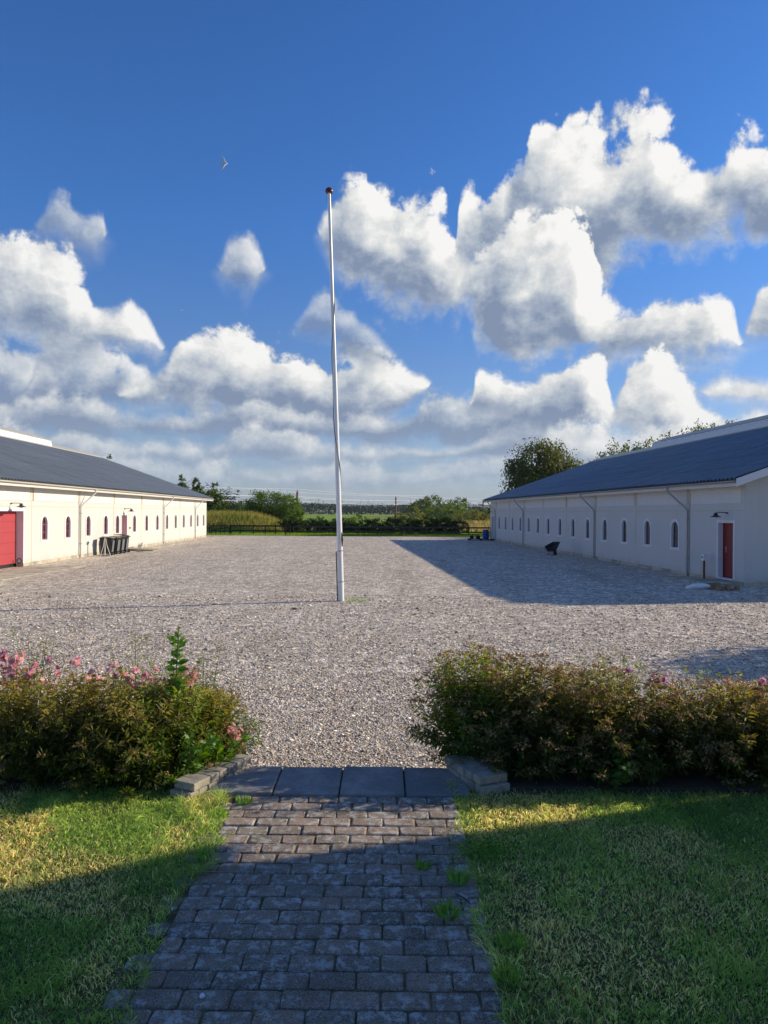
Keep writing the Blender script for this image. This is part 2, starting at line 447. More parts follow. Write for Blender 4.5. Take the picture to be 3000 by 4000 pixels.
def f_brick(N, bs):
    oi = N.node('ShaderNodeObjectInfo'); tc = N.node('ShaderNodeTexCoord')
    geo = N.node('ShaderNodeNewGeometry')
    o = geo.outputs['Position']
    rnd = oi.outputs['Random']
    base = N.ramp(rnd, [(0, (0.23, 0.19, 0.14)), (0.35, (0.38, 0.265, 0.185)), (0.7, (0.29, 0.235, 0.17)), (1, (0.43, 0.295, 0.20))])
    grain = N.noise(o, 120.0, 4, 0.8)[0]
    c = N.mix(N.sstep(grain, 0.5, 0.68, 0, 0.85), base, (0.60, 0.51, 0.45))
    c = N.mix(N.sstep(grain, 0.5, 0.34, 0, 0.75), c, (0.05, 0.047, 0.048))
    li = N.noise(o, 17.0, 7, 0.78)[0]; lm = N.noise(o, 2.3, 3, 0.6)[0]
    lf = N.m('MULTIPLY', N.sstep(li, 0.50, 0.58), N.sstep(lm, 0.30, 0.52))
    c = N.mix(N.m('MULTIPLY', lf, 0.85), c, (0.60, 0.575, 0.52))
    sp = N.voro(o, 48.0)[0]
    c = N.mix(N.sstep(sp, 0.16, 0.10, 0, 0.8), c, (0.6, 0.57, 0.52))
    N.put(bs.inputs['Base Color'], c)
    dt = N.noise(o, 3.4, 4, 0.6)[0]
    c = N.mix(N.sstep(dt, 0.45, 0.7, 0, 0.5), c, N.mix(1.0, c, (0.5, 0.47, 0.42), 'MULTIPLY'))
    N.put(bs.inputs['Base Color'], c)
    h = N.m('ADD', grain, N.m('MULTIPLY', li, 1.2))
    set_bump(N, bs, h, 0.9, 0.008)


def f_slab(N, bs):
    geo = N.node('ShaderNodeNewGeometry'); o = geo.outputs['Position']
    oi = N.node('ShaderNodeObjectInfo')
    n1 = N.noise(o, 4.0, 6, 0.65)[0]; gr = N.noise(o, 120.0, 4, 0.8)[0]
    sp = N.voro(o, 42.0)[0]
    c = N.mix(N.sstep(n1, 0.38, 0.68), (0.25, 0.235, 0.215), (0.43, 0.40, 0.36))
    c = N.mix(N.sstep(gr, 0.48, 0.7, 0, 0.7), c, (0.42, 0.40, 0.37))
    c = N.mix(N.sstep(gr, 0.45, 0.3, 0, 0.7), c, (0.05, 0.05, 0.05))
    c = N.mix(N.sstep(sp, 0.2, 0.12, 0, 0.8), c, (0.58, 0.55, 0.52))
    c = N.mix(N.m('MULTIPLY', oi.outputs['Random'], 0.3), c, (0.1, 0.1, 0.1))
    N.put(bs.inputs['Base Color'], c)
    set_bump(N, bs, gr, 0.6, 0.005)


def f_block(N, bs):
    geo = N.node('ShaderNodeNewGeometry'); o = geo.outputs['Position']; oi = N.node('ShaderNodeObjectInfo')
    n1 = N.noise(o, 12.0, 5, 0.65)[0]; n2 = N.noise(o, 120.0, 3, 0.6)[0]
    c = N.mix(N.sstep(n1, 0.35, 0.7), (0.50, 0.43, 0.33), (0.31, 0.285, 0.24))
    c = N.mix(N.sstep(n2, 0.5, 0.75, 0, 0.5), c, (0.17, 0.16, 0.14))
    c = N.mix(N.m('MULTIPLY', oi.outputs['Random'], 0.35), c, (0.24, 0.21, 0.17))
    N.put(bs.inputs['Base Color'], c)
    set_bump(N, bs, N.m('ADD', n1, n2), 0.5, 0.01)


def f_soil(N, bs):
    geo = N.node('ShaderNodeNewGeometry'); o = geo.outputs['Position']
    n1 = N.noise(o, 7.0, 5, 0.65)[0]
    c = N.mix(n1, (0.05, 0.04, 0.028), (0.13, 0.105, 0.07))
    N.put(bs.inputs['Base Color'], c); set_bump(N, bs, N.noise(o, 50, 4, .7)[0], 0.7, 0.02)


def f_thatch(N, bs):
    geo = N.node('ShaderNodeNewGeometry'); o = geo.outputs['Position']
    n1 = N.noise(o, 9.0, 5, 0.7)[0]
    c = N.mix(N.sstep(n1, 0.35, 0.65), (0.10, 0.115, 0.035), (0.24, 0.19, 0.09))
    N.put(bs.inputs['Base Color'], c); set_bump(N, bs, N.noise(o, 90, 4, .75)[0], 0.9, 0.02)


def f_joint(N, bs):
    geo = N.node('ShaderNodeNewGeometry'); o = geo.outputs['Position']
    n1 = N.noise(o, 14.0, 5, 0.65)[0]
    c = N.mix(N.sstep(n1, 0.4, 0.65), (0.13, 0.105, 0.065), (0.24, 0.185, 0.10))
    c = N.mix(N.sstep(N.noise(o, 6.0, 4, .6)[0], 0.52, 0.65, 0, .8), c, (0.055, 0.075, 0.02))
    N.put(bs.inputs['Base Color'], c); set_bump(N, bs, N.noise(o, 90, 4, .7)[0], 0.6, 0.01)


def f_land(N, bs):
    geo = N.node('ShaderNodeNewGeometry'); o = geo.outputs['Position']
    n1 = N.noise(o, 0.25, 5, 0.6)[0]; n2 = N.noise(o, 3.0, 4, 0.6)[0]; n3 = N.noise(o, 0.004, 3, 0.5)[0]
    c = N.mix(N.sstep(n1, 0.35, 0.65), (0.17, 0.30, 0.035), (0.27, 0.38, 0.06))
    c = N.mix(N.sstep(n2, 0.5, 0.8, 0, 0.5), c, (0.05, 0.10, 0.015))
    c = N.mix(N.sstep(n3, 0.5, 0.56), c, (0.25, 0.21, 0.075))
    N.put(bs.inputs['Base Color'], c); set_bump(N, bs, n2, 0.7, 0.1)


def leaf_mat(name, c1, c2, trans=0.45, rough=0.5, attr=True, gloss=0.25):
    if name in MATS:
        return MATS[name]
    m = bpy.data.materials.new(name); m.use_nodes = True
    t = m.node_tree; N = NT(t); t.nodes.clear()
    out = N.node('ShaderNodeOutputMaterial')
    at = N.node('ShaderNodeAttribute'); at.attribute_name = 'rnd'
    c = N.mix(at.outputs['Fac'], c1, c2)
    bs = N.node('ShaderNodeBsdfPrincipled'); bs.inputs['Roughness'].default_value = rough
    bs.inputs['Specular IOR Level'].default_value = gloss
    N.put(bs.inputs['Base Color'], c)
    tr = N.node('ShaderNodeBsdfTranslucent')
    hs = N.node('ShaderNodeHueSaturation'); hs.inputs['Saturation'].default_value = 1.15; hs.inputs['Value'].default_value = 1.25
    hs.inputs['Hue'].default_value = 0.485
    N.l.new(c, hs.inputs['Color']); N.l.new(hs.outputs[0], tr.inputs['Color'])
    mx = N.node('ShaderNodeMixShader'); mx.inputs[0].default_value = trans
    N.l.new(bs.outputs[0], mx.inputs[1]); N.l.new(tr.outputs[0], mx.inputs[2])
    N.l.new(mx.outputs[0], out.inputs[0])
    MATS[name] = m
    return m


def tint_mat(name, trans=0.4, rough=0.55):
    """leaf material whose colour comes from the 'tint' colour attribute (each blade's own colour)"""
    if name in MATS:
        return MATS[name]
    m = bpy.data.materials.new(name); m.use_nodes = True
    t = m.node_tree; N = NT(t); t.nodes.clear()
    out = N.node('ShaderNodeOutputMaterial')
    at = N.node('ShaderNodeAttribute'); at.attribute_name = 'tint'
    bs = N.node('ShaderNodeBsdfPrincipled'); bs.inputs['Roughness'].default_value = rough
    bs.inputs['Specular IOR Level'].default_value = 0.2
    N.l.new(at.outputs['Color'], bs.inputs['Base Color'])
    tr = N.node('ShaderNodeBsdfTranslucent'); N.put(tr.inputs['Color'], N.mix(1.0, N.v('SCALE', at.outputs['Color'], scale=2.3), (1.0, 1.0, 0.62), 'MULTIPLY'))
    mx = N.node('ShaderNodeMixShader'); mx.inputs[0].default_value = trans
    N.l.new(bs.outputs[0], mx.inputs[1]); N.l.new(tr.outputs[0], mx.inputs[2])
    N.l.new(mx.outputs[0], out.inputs[0])
    MATS[name] = m
    return m


M_WALL = mat('roughcast_render', rough=0.95, spec=0.1, fn=f_render)
M_WPANEL = mat('smooth_white_panel', (0.66, 0.645, 0.61), rough=0.85, spec=0.15)
M_PILLAR = mat('stained_pillar', rough=0.95, spec=0.1, fn=f_pillar)
M_PLINTH = mat('concrete_plinth', rough=0.95, spec=0.1, fn=f_plinth)
M_TRIM = mat('white_trim_paint', (0.69, 0.69, 0.69), rough=0.6)
M_FASCIA = mat('cream_fascia_paint', (0.62, 0.59, 0.53), rough=0.6)
M_ROOF = mat('corrugated_roof_blue', rough=0.5, spec=0.6, fn=f_roof)
M_PALE = mat('pale_ridge_sheet', (0.42, 0.40, 0.34), rough=0.6)
M_VENT = mat('white_ribbed_sheet', (0.74, 0.74, 0.75), rough=0.5)
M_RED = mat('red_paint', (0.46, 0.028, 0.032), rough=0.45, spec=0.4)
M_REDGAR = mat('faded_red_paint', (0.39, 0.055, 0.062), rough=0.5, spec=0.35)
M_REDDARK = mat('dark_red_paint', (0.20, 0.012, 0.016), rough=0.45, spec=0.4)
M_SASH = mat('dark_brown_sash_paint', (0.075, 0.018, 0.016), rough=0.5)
M_PANE = mat('window_glass_dark', (0.035, 0.045, 0.06), rough=0.06, spec=0.8)
M_PANE2 = mat('window_glass_lit_interior', (0.20, 0.17, 0.13), rough=0.15, spec=0.6)  # opaque pane; tan of the lit interior behind it is put into the colour
M_ZINC = mat('zinc', (0.36, 0.37, 0.38), rough=0.45, metal=0.6)
M_ZINCL = mat('pale_zinc', (0.62, 0.58, 0.53), rough=0.5, metal=0.15)
M_LAMP = mat('dark_lamp_metal', (0.06, 0.065, 0.07), rough=0.4, metal=0.5)
M_BULB = mat('opal_lamp_glass', (0.75, 0.73, 0.68), rough=0.25)
M_STEEL = mat('steel', (0.6, 0.6, 0.6), rough=0.3, metal=0.8)
M_CONC = mat('stained_concrete', rough=0.95, spec=0.1, fn=f_plinth)
M_BLACKP = mat('black_plastic', (0.022, 0.023, 0.025), rough=0.45, spec=0.4)
M_GREYP = mat('grey_plastic', (0.15, 0.155, 0.16), rough=0.5)
M_RUBBER = mat('rubber', (0.025, 0.025, 0.025), rough=0.8)
M_WOOD = mat('raw_wood', (0.32, 0.21, 0.115), rough=0.85)
M_WOODG = mat('weathered_wood', (0.30, 0.26, 0.19), rough=0.9)
M_TAR = mat('dark_stained_wood', (0.030, 0.025, 0.021), rough=0.8)
M_FENCE = mat('weathered_fence_wood', (0.075, 0.062, 0.05), rough=0.85)
M_BLUEP = mat('blue_plastic', (0.012, 0.055, 0.28), rough=0.45)
M_WHITEP = mat('white_plastic', (0.75, 0.76, 0.78), rough=0.5)
M_POLE = mat('white_gelcoat', (0.78, 0.77, 0.74), rough=0.32, spec=0.5)
M_KNOB = mat('red_brown_knob', (0.09, 0.012, 0.012), rough=0.3, spec=0.5)
M_ROPE = mat('dark_rope', (0.11, 0.11, 0.10), rough=0.9)
M_RUST = mat('rust_paint', (0.22, 0.075, 0.035), rough=0.7)
M_WIRE = mat('aluminium_wire', (0.85, 0.86, 0.88), rough=0.35, metal=0.3)
M_GALV = mat('galvanised', (0.40, 0.42, 0.44), rough=0.5, metal=0.4)
M_BARK = mat('bark', (0.11, 0.085, 0.06), rough=0.95)
M_STEM = mat('brown_stem', (0.10, 0.055, 0.035), rough=0.8)
M_STEMG = mat('green_stem', (0.10, 0.13, 0.04), rough=0.7)
M_GRAVEL = mat('gravel', rough=0.95, spec=0.1, fn=f_gravel)
M_PEB = mat('pebble', rough=0.8, spec=0.25, fn=f_pebble)
M_BRICK = mat('weathered_paver', rough=0.92, spec=0.15, fn=f_brick)
M_SLAB = mat('concrete_slab', rough=0.9, spec=0.2, fn=f_slab)
M_BLOCK = mat('wall_block', rough=0.95, spec=0.1, fn=f_block)
M_SOIL = mat('soil', rough=1.0, spec=0.05, fn=f_soil)
M_THATCH = mat('lawn_thatch', rough=1.0, spec=0.05, fn=f_thatch)
M_JOINT = mat('mossy_joint_sand', rough=1.0, spec=0.05, fn=f_joint)
M_LAND = mat('field_grass', rough=1.0, spec=0.05, fn=f_land)
M_GRASS = tint_mat('grass_blade', 0.55)
M_TILE = mat('red_roof_tile', (0.28, 0.09, 0.05), rough=0.8)
M_GULLW = mat('gull_feather', (0.55, 0.57, 0.6), rough=0.8)


# ------------------------------------------------------------------ mesh helpers
def link(o, parent=None):
    COL.objects.link(o)
    if parent is not None:
        o.parent = parent
    return o


def tag(o, label=None, cat=None, group=None, kind=None):
    if label: o['label'] = label
    if cat: o['category'] = cat
    if group: o['group'] = group
    if kind: o['kind'] = kind
    return o


def empty(name, loc=(0, 0, 0), rz=0.0, label=None, cat=None, group=None):
    o = bpy.data.objects.new(name, None); o.empty_display_size = 0.2
    o.location = loc; o.rotation_euler = (0, 0, rz)
    link(o); tag(o, label, cat, group)
    return o


def copy_tree(o, parent=None):
    c = o.copy(); COL.objects.link(c); c.parent = parent
    for ch in o.children:
        copy_tree(ch, c)
    return c


class MB:
    def __init__(self):
        self.v = []; self.f = []

    def add(self, vs, fs):
        b = len(self.v)
        self.v += [tuple(p) for p in vs]
        self.f += [tuple(i + b for i in q) for q in fs]
        return self

    def box(self, x0, x1, y0, y1, z0, z1):
        vs = [(x0, y0, z0), (x1, y0, z0), (x1, y1, z0), (x0, y1, z0), (x0, y0, z1), (x1, y0, z1), (x1, y1, z1), (x0, y1, z1)]
        return self.add(vs, [(0, 3, 2, 1), (4, 5, 6, 7), (0, 1, 5, 4), (1, 2, 6, 5), (2, 3, 7, 6), (3, 0, 4, 7)])

    def bar(self, a, b, w, h, up=(0, 0, 1)):
        a = Vector(a); b = Vector(b); d = (b - a).normalized(); up = Vector(up)
        s = d.cross(up)
        if s.length < 1e-4:
            s = d.cross(Vector((1, 0, 0)))
        s.normalize(); u = s.cross(d).normalized()
        vs = []
        for p in (a, b):
            for i, j in ((-1, -1), (1, -1), (1, 1), (-1, 1)):
                vs.append(p + s * (i * w / 2) + u * (j * h / 2))
        return self.add(vs, [(0, 3, 2, 1), (4, 5, 6, 7), (0, 1, 5, 4), (1, 2, 6, 5), (2, 3, 7, 6), (3, 0, 4, 7)])

    def tube(self, pts, rad, n=8, cap=True):
        pts = [Vector(p) for p in pts]
        if not hasattr(rad, '__len__'):
            rad = [rad] * len(pts)
        rings = []
        prev = None
        for i, p in enumerate(pts):
            d = (pts[min(i + 1, len(pts) - 1)] - pts[max(i - 1, 0)]).normalized()
            if prev is None:
                r = Vector((0, 0, 1)) if abs(d.z) < 0.9 else Vector((1, 0, 0))
            else:
                r = prev
            s = (r - d * r.dot(d))
            if s.length < 1e-5:
                s = d.orthogonal()
            s.normalize(); prev = s; u = d.cross(s)
            rings.append([p + (s * math.cos(2 * math.pi * k / n) + u * math.sin(2 * math.pi * k / n)) * rad[i] for k in range(n)])
        vs = [q for r in rings for q in r]; fs = []
        for i in range(len(rings) - 1):
            for k in range(n):
                a = i * n + k; b = i * n + (k + 1) % n
                fs.append((a, b, b + n, a + n))
        if cap:
            fs.append(tuple(range(n - 1, -1, -1))); m = (len(rings) - 1) * n
            fs.append(tuple(m + k for k in range(n)))
        return self.add(vs, fs)

    def lathe(self, prof, n=16, c=(0, 0, 0)):
        vs = []; fs = []
        for r, z in prof:
            for k in range(n):
                a = 2 * math.pi * k / n
                vs.append((c[0] + r * math.cos(a), c[1] + r * math.sin(a), c[2] + z))
        for i in range(len(prof) - 1):
            for k in range(n):
                a = i * n + k; b = i * n + (k + 1) % n
                fs.append((a, b, b + n, a + n))
        fs.append(tuple(range(n - 1, -1, -1))); m = (len(prof) - 1) * n
        fs.append(tuple(m + k for k in range(n)))
        return self.add(vs, fs)

    def prism(self, poly, y0, y1):
        """poly of (x,z) extruded along y"""
        n = len(poly)
        vs = [(x, y0, z) for x, z in poly] + [(x, y1, z) for x, z in poly]
        fs = [tuple(range(n)), tuple(range(2 * n - 1, n - 1, -1))]
        for k in range(n):
            j = (k + 1) % n
            fs.append((k, k + n, j + n, j))
        return self.add(vs, fs)

    def mesh(self, name, m, smooth=False):
        me = bpy.data.meshes.new(name); me.from_pydata(self.v, [], self.f)
        me.materials.append(m); me.update()
        bm = bmesh.new(); bm.from_mesh(me); bmesh.ops.recalc_face_normals(bm, faces=bm.faces); bm.to_mesh(me); bm.free()
        if smooth:
            me.polygons.foreach_set('use_smooth', [True] * len(me.polygons))
            try:
                me.set_sharp_from_angle(angle=R(40))
            except Exception:
                pass
        return me

    def build(self, name, m, parent=None, smooth=False, bevel=0.0):
        o = bpy.data.objects.new(name, self.mesh(name, m, smooth))
        if bevel:
            b = o.modifiers.new('bevel', 'BEVEL'); b.width = bevel; b.segments = 2; b.limit_method = 'ANGLE'
        return link(o, parent)


def np_mesh(name, verts, faces, m, tint=None, rnd=None, smooth=False):
    """verts (n,3), faces (k,c) constant corner count, via foreach_set"""
    me = bpy.data.meshes.new(name)
    verts = np.asarray(verts, np.float32); faces = np.asarray(faces, np.int32)
    k, c = faces.shape
    me.vertices.add(len(verts)); me.vertices.foreach_set('co', verts.ravel())
    me.loops.add(k * c); me.loops.foreach_set('vertex_index', faces.ravel())
    me.polygons.add(k)
    me.polygons.foreach_set('loop_start', np.arange(0, k * c, c, dtype=np.int32))
    me.polygons.foreach_set('loop_total', np.full(k, c, np.int32))
    if smooth:
        me.polygons.foreach_set('use_smooth', np.ones(k, bool))
    me.update(calc_edges=True)
    if tint is not None:
        a = me.attributes.new('tint', 'FLOAT_COLOR', 'POINT')
        t4 = np.ones((len(verts), 4), np.float32); t4[:, :3] = tint
        a.data.foreach_set('color', t4.ravel())
    if rnd is not None:
        a = me.attributes.new('rnd', 'FLOAT', 'POINT'); a.data.foreach_set('value', np.asarray(rnd, np.float32))
    me.materials.append(m)
    return me


def vnoise(x, y, scale, seed=0, octaves=4):
    """cheap value noise 0..1 on arrays"""
    x = np.asarray(x, float) * scale; y = np.asarray(y, float) * scale
    tot = np.zeros_like(x); amp = 1.0; norm = 0
    for o in range(octaves):
        xi = np.floor(x).astype(np.int64); yi = np.floor(y).astype(np.int64)
        fx = x - xi; fy = y - yi
        fx = fx * fx * (3 - 2 * fx); fy = fy * fy * (3 - 2 * fy)

        def h(i, j):
            n = (i * 374761393 + j * 668265263 + (seed + o * 17) * 1442695041) & 0x7fffffff
            n = ((n ^ (n >> 13)) * 1274126177) & 0x7fffffff
            return ((n ^ (n >> 16)) & 0xffff) / 65535.0
        v = (h(xi, yi) * (1 - fx) + h(xi + 1, yi) * fx) * (1 - fy) + (h(xi, yi + 1) * (1 - fx) + h(xi + 1, yi + 1) * fx) * fy
        tot += v * amp; norm += amp; amp *= 0.5; x = x * 2.03 + 11.3; y = y * 2.03 + 7.7
    return tot / norm


def unit(a):
    return a / np.maximum(np.linalg.norm(a, axis=1, keepdims=True), 1e-9)


def leaf_quads(pos, axis, nrm, length, width, fold=0.25):
    """each leaf: a kite folded along its midrib. 6 verts / 4 tris -> two quads: base, left, tip / base, tip, right with mid vertex"""
    n = len(pos)
    axis = unit(axis); nrm = unit(nrm - axis * np.sum(nrm * axis, axis=1, keepdims=True))
    side = np.cross(axis, nrm)
    L = np.asarray(length).reshape(-1, 1) * np.ones((n, 1)); W = np.asarray(width).reshape(-1, 1) * np.ones((n, 1))
    base = pos; mid = pos + axis * L * 0.5 - nrm * W * fold
    tip = pos + axis * L - nrm * L * 0.10
    l = pos + axis * L * 0.45 - side * W * 0.5
    r = pos + axis * L * 0.45 + side * W * 0.5
    V = np.stack([base, l, tip, mid, r], 1).reshape(-1, 3)
    b = np.arange(n)[:, None] * 5
    F = np.concatenate([b + np.array([[0, 1, 2, 3]]), b + np.array([[0, 3, 2, 4]])], 0)
    return V, F


def rand_dirs(n, rng=RNG):
    return unit(rng.normal(size=(n, 3)))


# ================================================================== SETTING
# ------------------------------------------------------------------ open land, far hills
def grid_mesh(xs, ys, zf):
    X, Y = np.meshgrid(xs, ys); Z = zf(X, Y)
    V = np.stack([X, Y, Z], -1).reshape(-1, 3)
    nx, ny = len(xs), len(ys)
    i = np.arange(nx - 1)[None, :] + np.arange(ny - 1)[:, None] * nx
    F = np.stack([i, i + 1, i + 1 + nx, i + nx], -1).reshape(-1, 4)
    return V, F


def landz(X, Y):
    z = -0.03 - 0.0 * X
    z = z + np.clip((Y - 110) / 100, 0, 1) * 0.4 * (vnoise(X, Y, 0.02, 3) - 0.2)
    far = np.clip((Y - 1500) / 2500, 0, 1)
    z = z + far * (22 + 40 * vnoise(X, Y, 0.0009, 5))
    return z


xs = np.unique(np.concatenate([np.linspace(-7000, 7000, 90), np.linspace(-120, 120, 121)]))
ys = np.unique(np.concatenate([np.linspace(-300, 76, 12), np.linspace(76, 400, 110), np.linspace(400, 7000, 90)]))
V, F = grid_mesh(xs, ys, landz)
o = link(bpy.data.objects.new('ground', np_mesh('ground', V, F, M_LAND, smooth=True)))
tag(o, 'green fields and rough grass reaching to low hills on the horizon', 'ground', kind='structure')

# ------------------------------------------------------------------ gravel yard
def gravz(X, Y):
    return 0.012 + 0.03 * (vnoise(X, Y * 2.2, 0.35, 9) - 0.5) * np.clip((Y - 7) / 6, 0.2, 1)


V, F = grid_mesh(np.linspace(-45, 45, 181), np.linspace(5.6, 75.6, 261), gravz)
o = link(bpy.data.objects.new('gravel_yard', np_mesh('gravel_yard', V, F, M_GRAVEL, smooth=True)))
tag(o, 'wide yard of grey brown gravel between the two white stables', 'gravel', kind='structure')


def make_pebbles():
    bands = [(6.9, 9.0, 3900, 0.0088), (9.0, 11.5, 1700, 0.0105), (11.5, 15.0, 520, 0.013), (15.0, 22.0, 120, 0.018)]
    P = []; S = []
    for y0, y1, dens, size in bands:
        w = 0.56 * y1 + 0.4
        n = int((y1 - y0) * 2 * w * dens)
        y = RNG.uniform(y0, y1, n); x = RNG.uniform(-w, w, n)
        ok = np.abs(x) < 0.56 * y + 0.4
        clump = vnoise(x, y * 2, 1.6, 21)
        ok &= RNG.uniform(0, 1, n) < (0.25 + 1.3 * clump)
        x, y = x[ok], y[ok]
        s = size * np.exp(RNG.normal(0, 0.38, len(x)))
        P.append(np.stack([x, y, gravz(x, y) + s * 0.15], 1)); S.append(s)
    P = np.concatenate(P); S = np.concatenate(S); n = len(P)
    base = np.array([(1, 0, 0), (0, 1, 0), (-1, 0, 0), (0, -1, 0), (0, 0, .8), (0, 0, -.5)], float)
    ang = RNG.uniform(0, 2 * np.pi, n); ca, sa = np.cos(ang), np.sin(ang)
    sc = S[:, None] * np.stack([RNG.uniform(.8, 1.4, n), RNG.uniform(.6, 1.0, n), RNG.uniform(.45, .8, n)], 1)
    B = base[None] * (1 + RNG.uniform(-.28, .28, (n, 6, 1))) * sc[:, None, :]
    B[:, :, :2] += RNG.uniform(-.25, .25, (n, 6, 2)) * S[:, None, None]
    X = B[:, :, 0] * ca[:, None] - B[:, :, 1] * sa[:, None]; Y = B[:, :, 0] * sa[:, None] + B[:, :, 1] * ca[:, None]
    V = np.stack([X, Y, B[:, :, 2]], -1) + P[:, None, :]
    tri = np.array([(0, 1, 4), (1, 2, 4), (2, 3, 4), (3, 0, 4), (1, 0, 5), (2, 1, 5), (3, 2, 5), (0, 3, 5)])
    F = (np.arange(n)[:, None, None] * 6 + tri[None]).reshape(-1, 3)
    pal = np.array([(.13, .11, .10), (.33, .285, .25), (.48, .42, .365), (.45, .415, .39), (.58, .50, .42), (.70, .66, .61), (.84, .82, .78), (.48, .31, .20), (.24, .22, .21)])
    idx = RNG.choice(len(pal), n, p=[.10, .17, .21, .15, .13, .10, .05, .03, .06])
    T = pal[idx] * np.array([1.36, 1.28, 1.13]) * RNG.uniform(.8, 1.15, (n, 1))
    T = np.repeat(T, 6, 0)
    o = link(bpy.data.objects.new('gravel_stones', np_mesh('gravel_stones', V.reshape(-1, 3), F, M_PEB, tint=T, smooth=False)))
    tag(o, 'loose grey and tan pebbles scattered over the near gravel', 'gravel', kind='stuff')


make_pebbles()

# ------------------------------------------------------------------ raised garden: lawn soil, path, slabs
GZ = 0.42            # level of the garden above the yard
mb = MB()
mb.box(-14, -1.22, -8, 5.55, -0.1, GZ - 0.012); mb.box(-1.22, 0.64, -8, 5.55, -0.1, GZ - 0.07); mb.box(0.64, 14, -8, 5.55, -0.1, GZ - 0.012)
o = mb.build('lawn', M_THATCH); tag(o, 'garden lawn on both sides of the paved path', 'lawn', kind='structure')
mb = MB(); mb.box(-14, -1.32, 5.55, 7.0, -0.1, GZ + 0.02); mb.box(0.80, 14, 5.55, 7.0, -0.1, GZ + 0.02)
o = mb.build('flower_bed', M_SOIL); tag(o, 'dark soil flower bed along the yard edge', 'soil', kind='structure')

PATH_Y1 = 5.39
mb = MB(); mb.box(-1.21, 0.63, 2.2, PATH_Y1 + 0.57, -0.05, GZ - 0.0075)
path = mb.build('garden_path', M_JOINT); tag(path, 'weathered paver path with mossy joints leading to the yard', 'path', kind='structure')


def brick_mesh(L, W, seed):
    rg = random.Random(seed)
    hx, hy = L / 2 - 0.0030, W / 2 - 0.0028
    c = 0.012
    pts = [(-hx, -hy + c), (-hx + c, -hy), (hx - c, -hy), (hx, -hy + c), (hx, hy - c), (hx - c, hy), (-hx + c, hy), (-hx, hy - c)]
    pts = [(x + rg.uniform(-.0055, .0035) * (1 if x > 0 else -1), y + rg.uniform(-.005, .003) * (1 if y > 0 else -1)) for x, y in pts]
    rings = [(1.0, 1.0, -0.05), (1.0, 1.0, -0.007), (0.972, 0.952, -0.001), (0.90, 0.86, 0.0015)]
    vs = []; fs = []
    for sx, sy, z in rings:
        for x, y in pts:
            vs.append((x * sx, y * sy, z + (rg.uniform(-.0022, .0022) if z > -.04 else 0)))
    for i in range(3):
        for k in range(8):
            a = i * 8 + k; b = i * 8 + (k + 1) % 8
            fs.append((a, b, b + 8, a + 8))
    fs.append(tuple(24 + k for k in range(8)))
    m = MB(); m.add(vs, fs)
    return m.mesh('brick', M_BRICK, smooth=False)


PITCH = 0.1284; BL = 0.2153
FULL = [brick_mesh(BL, PITCH, s) for s in range(7)]
HALF = [brick_mesh(BL * 0.5, PITCH, 50 + s) for s in range(3)]
nrow = 23
for j in range(nrow):
    yc = PATH_Y1 - PITCH * (j + 0.5)
    off = -0.318 + (0.5 * BL if j % 2 else 0.0)
    off += random.uniform(-.006, .006)
    k0 = math.ceil((-1.16 - off) / BL); k1 = math.floor((0.60 - off) / BL)
    for k in range(k0, k1):
        xc = off + (k + 0.5) * BL
        b = bpy.data.objects.new('brick', random.choice(FULL)); link(b, path)
        b.location = (xc, yc + random.uniform(-.002, .002), GZ + random.uniform(-.004, .004))
        b.rotation_euler = (R(random.uniform(-.9, .9)), R(random.uniform(-.7, .7)), R(random.uniform(-.8, .8)) + (math.pi if random.random() < .5 else 0))
    for xc, gap in ((off + k0 * BL - BL * .25, (off + k0 * BL) + 1.16), (off + k1 * BL + BL * .25, 0.60 - (off + k1 * BL))):
        if gap > BL * 0.35:
            b = bpy.data.objects.new('brick', random.choice(HALF)); link(b, path)
            b.location = (xc, yc, GZ + random.uniform(-.003, .003)); b.rotation_euler = (0, 0, R(random.uniform(-1, 1)))
# four concrete slabs at the yard end
SX = [-1.30, -0.813, -0.318, 0.172, 0.66]
for i in range(4):
    m = MB(); m.box(-(SX[i + 1] - SX[i]) / 2 + .006, (SX[i + 1] - SX[i]) / 2 - .006, -0.285, 0.285, -0.07, 0.0)
    s = m.build('paving_slab', M_SLAB, path, bevel=0.008)
    s.location = ((SX[i] + SX[i + 1]) / 2, PATH_Y1 + 0.29, GZ + 0.016 + (0.004, 0.0, 0.006, -0.002)[i])
    s.rotation_euler = (R(0.3 * (i - 1.5)), R((-.5, .3, -.2, .4)[i]), 0)
    s['label'] = ['paving slab with its left side against the low wall', 'second paving slab from the left', 'third paving slab from the left', 'dark paving slab beside the right stacked blocks'][i]


# ================================================================== THE TWO STABLES
R0 = (12.53, 25.92); RYAW = math.atan2(0.99823, -0.05946)
L0 = (-15.85, 32.23); LYAW = math.atan2(0.99934, -0.03621)
ZR = 0.17; WB = 0.17           # bottom of render
Z_FAS0, Z_FAS1, Z_EAVE = 3.50, 3.60, 3.72
OV = 0.55
PITCH_R = R(19.6)


def arch_pts(s, hw, z0, zs, zt, n=9):
    """closed outline (s,z): sill left, sill right, up, arch round to the left"""
    pts = [(s - hw, z0), (s + hw, z0), (s + hw, zs)]
    for k in range(1, n):
        a = math.pi * k / n
        pts.append((s + hw * math.cos(a), zs + (zt - zs) * math.sin(a)))
    pts.append((s - hw, zs))
    return pts


def ring(mb, outer, inner, y):
    n = len(outer)
    b = [(p[0], y, p[1]) for p in outer] + [(p[0], y, p[1]) for p in inner]
    mb.add(b, [(k, (k + 1) % n, n + (k + 1) % n, n + k) for k in range(n)])


